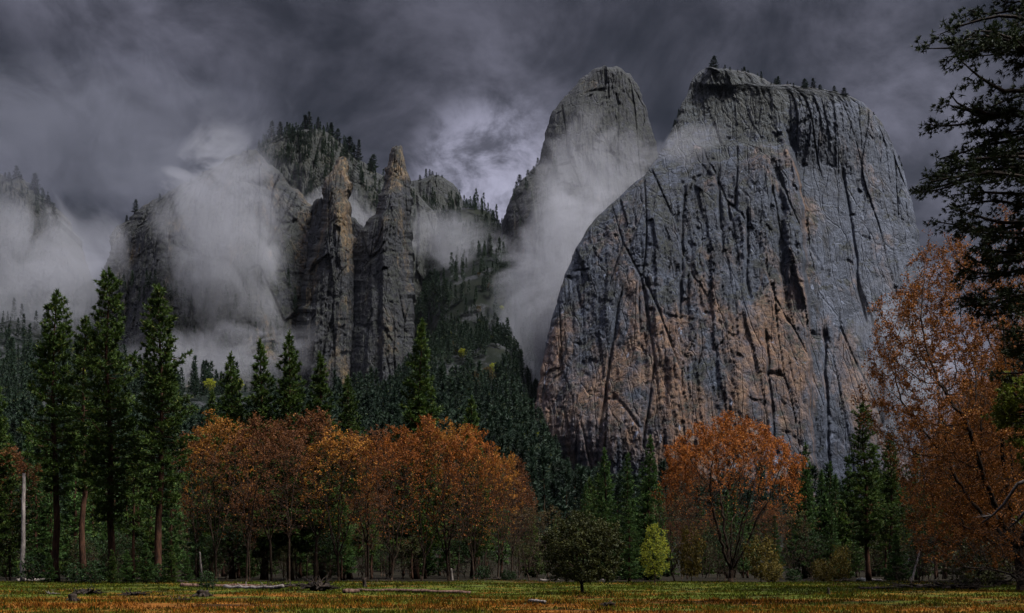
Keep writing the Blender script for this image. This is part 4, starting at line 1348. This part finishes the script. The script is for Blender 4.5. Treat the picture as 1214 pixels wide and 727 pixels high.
# ------------------------------------------------------------------ snags, logs, stumps and brush
def line_tube(a, b, r0, r1, mat, name, n=10, sag=0.0, rough=0.10, seed=0, sides=10):
    t = np.linspace(0, 1, n)
    a, b = np.array(a, float), np.array(b, float)
    P = a + (b - a) * t[:, None]
    rng = np.random.default_rng(seed)
    P += np.cumsum(rng.normal(0, 0.006 * np.linalg.norm(b - a), (n, 3)), 0) * 0.5
    return MB().add(*tube(P, r0 + (r1 - r0) * t, sides, rough, seed)), P


def gp(px, py):
    d = 1.0 * EYE * FPX / (py - HY)
    x = wx(px, d)
    return np.array([x, d, gz(x, d)])


# pale snag
g = gp(27, 690)
mb, P = line_tube((0, 0, -0.3), (0.10, 0, (690 - 560) * g[1] / FPX), 0.27, 0.17, M_DEADWOOD, "s", 14, seed=4)
for k in range(9):
    mb.add(*prisms(np.array([P[3 + k]]), np.array([P[3 + k] + [(-1) ** k * 0.45, 0.1, 0.12]]), np.array([0.04]), np.array([0.015]), 4))
obj("dead_snag", mb.build("dead_snag", M_SNAG), loc=g, label="pale bare tree snag standing upright at the meadow edge", category="dead tree")
g = gp(240, 689)
mb, P = line_tube((0, 0, -0.3), (-0.3, 0, 3.6), 0.20, 0.08, M_DEADWOOD, "s", 10, seed=5)
obj("dead_snag", mb.build("dead_snag", M_DEADWOOD), loc=g, label="short whitish snag among the first oaks", category="dead tree")
g = gp(536, 688)
mb, P = line_tube((0, 0, -0.3), (-0.1, 0, 1.5), 0.22, 0.10, M_DEADWOOD, "s", 6, seed=6)
obj("broken_stub", mb.build("broken_stub", M_DEADWOOD), loc=g, label="short pale broken stub in front of the golden oak", category="stump")
# leaning pole and low leaning branch
g = gp(1080, 691)
mb, P = line_tube((0, 0, -0.2), (1.55, 0.5, 4.7), 0.12, 0.07, M_DEADWOOD, "s", 10, seed=7)
obj("leaning_pole", mb.build("leaning_pole", M_SNAG), loc=g, label="thin pale dead trunk leaning against the trees near the russet oak", category="dead tree")
g = gp(49, 687)
mb, P = line_tube((0, 0, -0.1), (1.3, 0.3, 1.7), 0.07, 0.03, M_DEADWOOD, "s", 8, seed=8)
obj("leaning_branch", mb.build("leaning_branch", M_DEADWOOD), loc=g, label="thin pale branch leaning on the twin pine trunk", category="branch")


def log(pa, pb, r0, r1, mat, label, seed, name="fallen_log", limbs=3, lift=0.8):
    a, b = gp(*pa), gp(*pb)
    c = (a + b) / 2
    mb, P = line_tube(a - c + [0, 0, r0 * lift], b - c + [0, 0, r1 * lift], r0, r1, mat, "l", 16, rough=0.14, seed=seed)
    rng = np.random.default_rng(seed)
    for _ in range(limbs):
        p = P[rng.integers(2, 14)]
        q = p + np.array([rng.uniform(-.5, .5), rng.uniform(-.4, .2), rng.uniform(0.2, 0.6)])
        mb.add(*prisms(p[None], q[None], np.array([0.05]), np.array([0.015]), 5))
    return obj(name, mb.build(name, mat), loc=c, label=label, category="log")


log((424, 701), (557, 702), 0.15, 0.11, M_REDWOODLOG, "long straight reddish log lying across the grass", 21, limbs=1)
log((268, 697), (334, 701), 0.20, 0.13, M_DEADWOOD, "grey weathered log beside the leafy weed", 22)
log((214, 695), (318, 694), 0.20, 0.12, M_REDWOODLOG, "dark red-brown log lying behind the grey one", 23)
log((300, 695.5), (352, 697), 0.13, 0.08, M_DARKWOOD, "black branchy log between the grey log and the root mass", 24, limbs=9)
log((20, 688.5), (62, 688), 0.22, 0.16, M_DEADWOOD, "pale fallen log at the foot of the snag", 25)
log((172, 690.5), (222, 691), 0.24, 0.14, M_DARKWOOD, "dark fallen log under the thick red pine trunk", 26)
log((445, 690), (480, 690), 0.22, 0.13, M_DARKWOOD, "black mossy log at the feet of the forked oak", 27, limbs=6)
log((408, 703), (425, 702.5), 0.17, 0.13, M_REDWOODLOG, "short brown log end beside the root mass", 28, limbs=0)
log((1024, 687.5), (1046, 688.5), 0.2, 0.14, M_DEADWOOD, "small pale log near the leaning pole", 29, limbs=1)
log((628, 716), (646, 717), 0.10, 0.07, M_DEADWOOD, "short pale stick of driftwood in the near grass", 30, limbs=0)
log((706, 686), (727, 688.5), 0.16, 0.08, M_DEADWOOD, "pale forked dead branch behind the small round tree", 31, limbs=7)
log((640, 688), (662, 687), 0.14, 0.08, M_DEADWOOD, "greyish dead branch in the shade of the small round tree", 32, limbs=5)


def stump(px, py, r, h, label, seed, mat=M_DARKWOOD):
    g = gp(px, py)
    rng = np.random.default_rng(seed)
    n, s = 7, 16
    th = np.arange(s) * 2 * math.pi / s
    jag = h * (0.78 + 0.4 * rng.random(s))
    V = []
    for i in range(n):
        t = i / (n - 1)
        rr = r * (1.35 - 0.35 * min(1, t * 2.2)) * (1 + 0.16 * perlin(np.cos(th) * 2, np.sin(th) * 2, t * 1.5, seed))
        V.append(np.stack([np.cos(th) * rr, np.sin(th) * rr, -0.15 + (jag + 0.15) * t], 1))
    V = np.concatenate(V + [np.array([[0, 0, h * 0.7]])])
    i, k = np.meshgrid(np.arange(n - 1), np.arange(s), indexing='ij')
    a, b = (i * s + k).ravel(), (i * s + (k + 1) % s).ravel()
    kk = np.arange(s)
    T = np.stack([(n - 1) * s + kk, (n - 1) * s + (kk + 1) % s, np.full(s, n * s)], 1)
    mb = MB().add(V, np.stack([a, b, b + s, a + s], 1), T)
    for q in range(5):
        an = rng.uniform(0, 6.28)
        mb.add(*tube([[math.cos(an) * r * .7, math.sin(an) * r * .7, 0.16], [math.cos(an) * r * 1.5, math.sin(an) * r * 1.5, 0.06], [math.cos(an) * r * 2.2, math.sin(an) * r * 2.2, -0.08]], [r * .3, r * .2, r * .08], 6))
    return obj("stump", mb.build("stump", mat), loc=g, label=label, category="stump")


stump(432, 697, 0.16, 0.7, "dark upright stump next to the end of the long log", 41)
stump(240, 706, 0.36, 0.36, "low black stump below the leafy weed", 42)
stump(982, 706, 0.07, 0.45, "small dark post-like stump in the open grass", 43)
stump(86, 714, 0.2, 0.34, "small dark rotten stump closest to the viewer in the rusty grass", 45)


def root_mass(px, py, w, h, label, seed, mat=M_DARKWOOD, name="root_mass", n=44):
    g = gp(px, py)
    rng = np.random.default_rng(seed)
    m = MB()
    k1, k2 = 12, 16
    th, ph = np.meshgrid(np.linspace(0, math.pi, k1), np.linspace(0, 2 * math.pi, k2, endpoint=False), indexing='ij')
    dv = np.stack([np.sin(th) * np.cos(ph), np.sin(th) * np.sin(ph), np.cos(th)], -1)
    r = 0.72 + 0.75 * fbm(dv[..., 0] * 2.6 + seed, dv[..., 1] * 2.6, dv[..., 2] * 2.6, 4, seed, 0.65)
    V = (dv * r[..., None] * np.array([w * .34, w * .22, h * .42]) + np.array([0, 0, h * .3])).reshape(-1, 3)
    i, j = np.meshgrid(np.arange(k1 - 1), np.arange(k2), indexing='ij')
    a, b = (i * k2 + j).ravel(), (i * k2 + (j + 1) % k2).ravel()
    m.add(V, np.stack([a, a + k2, b + k2, b], 1))
    for _ in range(n):
        d = norm(rng.normal(size=3) * [1.2, .6, .7] + [0, 0, 0.35])
        p0 = np.array([d[0] * w * .2, d[1] * w * .15, h * .3])
        L = rng.uniform(.3, .62)
        p1 = p0 + d * [w * L * .6, w * L * .5, h * L]
        p2 = p1 + norm(d + rng.normal(0, .6, 3)) * w * L * .35
        p2[2] = max(p2[2], 0.0)
        m.add(*tube([p0, p1, p2], [.05 + .02 * w, .03, .008], 5))
    return obj(name, m.build(name, mat), loc=g, label=label, category="root mass" if name == "root_mass" else "brush heap")


root_mass(378, 701, 2.6, 1.0, "black uprooted root mass lying in the grass", 51)
root_mass(103, 702, 2.0, 0.55, "wide charred root plate lying in the grass before the tallest pine", 58, n=30)
root_mass(95, 690, 2.4, 0.8, "pale torn roots of a fallen tree below the tallest pine", 52, M_DEADWOOD)
root_mass(200, 690, 3.0, 0.5, "dark heap of bark and roots at the thick red trunk", 53, M_DARKWOOD, "brush_heap")
root_mass(1088, 698, 4.2, 0.55, "scattered heap of black dead branches on the rusty grass", 54, M_DARKWOOD, "brush_heap", 46)
root_mass(1130, 700, 4.2, 0.6, "black brush heap merging into the fallen treetop", 55, M_DARKWOOD, "brush_heap", 46)
root_mass(455, 690, 3.2, 0.5, "low dark brush heap behind the long log", 56, M_DARKWOOD, "brush_heap", 30)
root_mass(160, 706, 1.6, 0.3, "flat dark tuft of dead brush in the green grass", 57, M_DARKWOOD, "brush_heap", 16)
root_mass(62, 703, 0.9, 0.2, "small grey chip of bark in the green grass near the charred root plate", 61, M_DEADWOOD, "brush_heap", 8)
root_mass(212, 712, 1.0, 0.22, "clump of dead bracken stalks in the rusty grass below the black stump", 62, M_DARKWOOD, "brush_heap", 14)
root_mass(345, 696, 2.4, 0.5, "spiky brush heap tied to the black branchy log", 63, M_DARKWOOD, "brush_heap", 30)
root_mass(590, 689, 2.6, 0.5, "dark brush heap beside the low bright green bush", 64, M_DARKWOOD, "brush_heap", 24)
root_mass(850, 690, 1.4, 0.3, "tiny dark brush heap at the foot of the round oak", 65, M_DARKWOOD, "brush_heap", 14)
root_mass(1000, 689, 2.0, 0.4, "dark brush heap beside the small pale log", 66, M_DARKWOOD, "brush_heap", 20)
root_mass(1035, 700, 2.2, 0.28, "thin scatter of dead twigs on the rusty grass", 67, M_DARKWOOD, "brush_heap", 26)
root_mass(720, 719, 0.6, 0.28, "dark bracken tuft closest to the small round tree", 68, M_DARKWOOD, "brush_heap", 14)
root_mass(1165, 694, 5.0, 1.0, "tall tangle of black branches at the end of the meadow", 69, M_DARKWOOD, "brush_heap", 70)
boulder("stone", gp(1021, 689) + np.array([0, 0, 0.15]), (0.5, 0.3, 0.3), M_BOULDER, 9, label="small whitish stone at the meadow edge near the pale log", category="stone")

# fallen dead treetop
rngf = np.random.default_rng(31)
att = dome_points(rngf, 1000, (0, 0, 1.7), (6.0, 2.5, 2.6), 0.2, 0.05, 0.4, 6)
P, par = grow(att, ([[4.5, 0, 0.5], [3.8, 0, 0.6], [3.0, .1, .7], [2.2, 0, .8], [1.4, 0, .8]], [-1, 0, 1, 2, 3]), 0.3, 6, 0.45, 80, -0.03, rngf, 0.25)
m = MB()
branch_wood(m, P, par, pipe_radii(par, 0.011))
ti = np.where(pipe_radii(par, 0.011) < 0.02)[0]
ti = np.repeat(ti, 2)
dv = norm(rngf.normal(size=(len(ti), 3)))
m.add(*prisms(P[ti], P[ti] + dv * 0.5, np.full(len(ti), .009), np.full(len(ti), .004), 3))
g = gp(1186, 703)
obj("fallen_treetop", m.build("fallen_treetop", M_DARKWOOD), loc=g, label="tangled black treetop fallen under the great russet oak", category="fallen tree")
# bleached dead boughs
for k, (pts, lab) in enumerate([([(1240, 560), (1206, 574), (1190, 598), (1176, 612), (1164, 620)], "bleached crooked dead bough hanging before the russet oak"),
                                ([(1240, 595), (1214, 608), (1206, 618), (1196, 626)], "shorter bleached dead bough below the crooked one")]):
    dd = 54.0
    Pw = np.array([W(a, b, dd + j * 0.3) for j, (a, b) in enumerate(pts)])
    mb = MB().add(*tube(Pw - Pw[0], np.linspace(0.11, 0.03, len(Pw)), 8, 0.1, k))
    e = Pw[-2] - Pw[0]
    for q in range(4):
        mb.add(*prisms(np.array([e]), np.array([e + rngf.normal(0, .35, 3)]), np.array([.025]), np.array([.008]), 4))
    obj("dead_bough", mb.build("dead_bough", M_GREYWOOD), loc=Pw[0], label=lab, category="branch")

# ------------------------------------------------------------------ grass
rg2 = np.random.default_rng(9)
N = 150000
yy = 36 + (128 - 36) * rg2.random(N) ** 1.25
xx = (rg2.random(N) - 0.5) * 2 * (0.50 * yy + 5)
tuftn = perlin(xx / 1.1, yy / 1.1, 0.2, 3) + 0.6 * perlin(xx / 5, yy / 5, 0.6, 4)
k = tuftn > -0.25
xx, yy, tuftn = xx[k], yy[k], tuftn[k]
C = np.stack([xx, yy, H(xx, yy) - 0.02], 1)
D = np.stack([rg2.normal(0, .45, len(xx)), rg2.normal(0, .45, len(xx)), np.ones(len(xx))], 1)
V, F = blades(C, D, (0.10 + 0.20 * np.clip(tuftn + 0.3, 0, 1)) * rg2.uniform(.5, 1.3, len(xx)), 0.035 + 0.0006 * yy, rg2)
obj("grass", mesh_np("grass", V, F, M_GRASS), kind="stuff", label="short green and rusty grass covering the meadow", category="grass")


# ------------------------------------------------------------------ mist
def mist_mat(name, dens, nscale, k, off, color=(0.80, 0.81, 0.86), inner=0.1, stretch=(1, 1, 1), slope=1.4):
    m, t, out = new_mat(name)
    tc = t.n('ShaderNodeTexCoord')
    pos = t.n('ShaderNodeNewGeometry').outputs['Position']
    r = t.vmath('LENGTH', tc.outputs['Object'])
    fall = t.math('SUBTRACT', 1.0, r, clamp=True)
    n = t.noise(t.scale(pos, stretch), nscale, 8, 0.66, 1.3)
    v = t.math('ADD', t.math('MULTIPLY', t.math('SUBTRACT', n, 0.5), k), t.math('SUBTRACT', t.math('MULTIPLY', fall, slope), off))
    v = t.ramp(v, 0.0, 0.36)
    v = t.math('MULTIPLY', v, t.ramp(r, 0.97, 0.70))
    v = t.math('MULTIPLY', v, dens)
    pv = t.n('ShaderNodeVolumePrincipled', {'Color': (*color, 1), 'Density': v, 'Anisotropy': 0.2})
    t.link(pv.outputs[0], out.inputs['Volume'])
    return m


def mist_bank(px, py, d, rx, ry, rz, mat, label, rot=0.0, seed=0):
    """rx, rz in photo pixels, ry in metres"""
    n, k = 24, 36
    th, ph = np.meshgrid(np.linspace(0, math.pi, n), np.linspace(0, 2 * math.pi, k, endpoint=False), indexing='ij')
    dv = np.stack([np.sin(th) * np.cos(ph), np.sin(th) * np.sin(ph), np.cos(th)], -1)
    V = (dv * (0.94 + 0.05 * fbm(dv[..., 0] * 2, dv[..., 1] * 2, dv[..., 2] * 2 + seed, 3, seed))[..., None]).reshape(-1, 3)
    i, j = np.meshgrid(np.arange(n - 1), np.arange(k), indexing='ij')
    a, b = (i * k + j).ravel(), (i * k + (j + 1) % k).ravel()
    me = mesh_np("mist", V, np.stack([a, a + k, b + k, b], 1), mat, True)
    s = d / FPX
    return obj("mist", me, loc=W(px, py, d), rot=(0, rot, 0), scale=(rx * s, ry, rz * s), kind="stuff", label=label, category="mist")


MIST = True
if MIST:
    MA = mist_mat("rising_mist", 0.0085, 0.0125, 3.0, 0.30)
    MBt = mist_mat("valley_mist", 0.0060, 0.0105, 3.2, 0.34)
    MW = mist_mat("thin_mist", 0.0065, 0.016, 3.4, 0.42)
    MC = mist_mat("low_cloud", 0.0024, 0.0085, 3.2, 0.34, (0.50, 0.52, 0.60))  # greyer than the mist: shade of thick cloud from below put into the colour
    mist_bank(268, 285, 1370, 100, 75, 185, MA, "thick pale column of mist rising in front of the dark wall", R(-10), 1)
    mist_bank(235, 215, 1430, 160, 80, 70, MC, "mist spreading off the top of the pale column", 0, 2)
    mist_bank(50, 335, 1500, 200, 110, 125, MBt, "bank of mist lying low at the picture edge", 0, 3)
    mist_bank(655, 355, 1320, 95, 80, 200, MA, "tall mist drifting up the gully between spires and buttress", R(16), 4)
    mist_bank(712, 232, 1430, 130, 70, 125, MBt, "mist wrapped around the waist of the blunt dome", R(28), 5)
    mist_bank(805, 176, 1090, 90, 35, 30, MW, "thin wisp of mist across the buttress shoulder", R(-20), 6)
    mist_bank(540, 290, 1560, 110, 60, 55, MW, "torn shreds of mist below the middle ridge", R(24), 7)
    mist_bank(90, 165, 1700, 330, 170, 120, MC, "low cloud swallowing the mountain tops", 0, 8)
    mist_bank(1075, 440, 1030, 90, 45, 150, MW, "faint mist along the foot of the pale side face", R(-8), 9)
    mist_bank(250, 425, 1250, 190, 70, 50, MW, "shreds of mist hanging over the slope below the dark wall", R(-6), 10)
    mist_bank(400, 260, 1640, 120, 60, 45, MW, "thin mist drifting behind the two spires", R(10), 11)

# haze: even air round everything
def haze_box():
    x0, x1, y0, y1, z0, z1 = -4200, 4200, -150, 7200, -60, 1500
    v = [(x0, y0, z0), (x1, y0, z0), (x1, y1, z0), (x0, y1, z0), (x0, y0, z1), (x1, y0, z1), (x1, y1, z1), (x0, y1, z1)]
    f = np.array([[0, 3, 2, 1], [4, 5, 6, 7], [0, 1, 5, 4], [1, 2, 6, 5], [2, 3, 7, 6], [3, 0, 4, 7]])
    m, t, out = new_mat("haze")
    pv = t.n('ShaderNodeVolumePrincipled', {'Color': (0.72, 0.78, 0.92, 1), 'Density': 0.000004})
    t.link(pv.outputs[0], out.inputs['Volume'])
    obj("haze", mesh_np("haze", v, f, m), kind="stuff", label="thin blue rain haze filling the valley air", category="haze")


HAZE = True
if HAZE:
    haze_box()

# ------------------------------------------------------------------ light and sky
SUN_DIR = norm(np.array([0.50, -0.20, 0.84]))
ld = bpy.data.lights.new("sun", 'SUN')
ld.energy = 1.5
ld.angle = R(14)
ld.color = (1.0, 0.97, 0.93)
so = bpy.data.objects.new("sun", ld)
COL.objects.link(so)
so.rotation_euler = Vector(SUN_DIR).to_track_quat('Z', 'Y').to_euler()

w = bpy.data.worlds.new("World")
scene.world = w
w.use_nodes = True
t = NT(w.node_tree)
out = t.n('ShaderNodeOutputWorld')
el = math.asin(SUN_DIR[2])
az = math.atan2(SUN_DIR[0], SUN_DIR[1])
sky = t.n('ShaderNodeTexSky', sky_type='NISHITA', sun_disc=False, sun_elevation=el, sun_rotation=az)
tc = t.n('ShaderNodeTexCoord')
dirv = t.vmath('NORMALIZE', tc.outputs['Generated'])
sp = t.n('ShaderNodeSeparateXYZ', {0: dirv})
zc = t.math('ADD', t.math('MAXIMUM', sp.outputs[2], 0.0), 0.22)
cv = t.n('ShaderNodeCombineXYZ', {0: t.math('DIVIDE', sp.outputs[0], zc), 1: t.math('DIVIDE', sp.outputs[1], zc), 2: sp.outputs[2]}).outputs[0]
n1 = t.noise(cv, 1.3, 6, 0.55, 0.5)
n2 = t.noise(cv, 4.2, 7, 0.60, 0.8)


def dirpx(px, py):
    return tuple(norm(np.array([(px - CX) / FPX, 1.0, (HY - py) / FPX])))


def glow(px, py, rad):
    dt = t.vmath('DOT_PRODUCT', dirv, dirpx(px, py))
    return t.ramp(dt, math.cos(rad / FPX), 1.0)


dv2 = t.scale(dirv, (1.0, 1.0, 1.35))
n2b = t.ramp(t.noise(dv2, 6.5, 9, 0.62, 0.35), 0.32, 0.68)
n3 = t.noise(dv2, 19.0, 8, 0.64, 0.4)
val = t.math('ADD', 0.17, t.math('MULTIPLY', t.ramp(n1, 0.34, 0.68), 0.22))
val = t.math('SUBTRACT', val, t.math('MULTIPLY', glow(440, 60, 280), 0.13))
val = t.math('SUBTRACT', val, t.math('MULTIPLY', glow(0, 150, 230), 0.12))
val = t.math('ADD', val, t.math('MULTIPLY', glow(190, -20, 190), 0.22))
val = t.math('ADD', val, t.math('MULTIPLY', glow(1100, 260, 240), 0.22))
val = t.math('ADD', val, t.math('MULTIPLY', glow(40, 400, 230), 0.18))
val = t.math('ADD', val, t.math('MULTIPLY', glow(560, 240, 260), 0.16))
val = t.math('MULTIPLY', t.math('MAXIMUM', val, 0.06), t.math('ADD', 0.40, t.math('MULTIPLY', n2b, 1.45)))
val = t.math('MULTIPLY', val, t.math('ADD', 0.45, t.math('MULTIPLY', n3, 1.10)))
brk = t.math('MULTIPLY', glow(588, 232, 125), t.ramp(n3, 0.36, 0.62, 0.10, 1.0))
val = t.math('ADD', val, t.math('MULTIPLY', brk, 1.7))
val = t.math('MULTIPLY', val, t.ramp(sp.outputs[1], -0.3, 0.35, 0.35, 1.0))
zen = t.ramp(sp.outputs[2], 0.50, 1.0, 1.0, 32.0)
val = t.math('MULTIPLY', val, zen)
cloud = t.n('ShaderNodeVectorMath', {0: (0.93, 0.92, 1.20), 3: t.math('MULTIPLY', val, 0.55)}, operation='SCALE').outputs[0]
col = t.mix(0.985, sky.outputs[0], cloud)
bg = t.n('ShaderNodeBackground', {'Color': col, 'Strength': 0.10})
t.link(bg.outputs[0], out.inputs[0])

# ------------------------------------------------------------------ render settings
scene.view_settings.view_transform = 'Standard'
scene.view_settings.look = 'None'
scene.view_settings.gamma = 1.0
scene.view_settings.use_curve_mapping = False
scene.view_settings.exposure = 1.8
scene.render.engine = 'CYCLES'
cy = scene.cycles
cy.use_denoising = True
cy.denoiser = 'OPENIMAGEDENOISE'
cy.max_bounces = 6
cy.diffuse_bounces = 0
cy.glossy_bounces = 1
cy.transmission_bounces = 2
cy.transparent_max_bounces = 8
cy.volume_bounces = 2
cy.volume_step_rate = 0.3
cy.volume_max_steps = 400
cy.use_adaptive_sampling = True
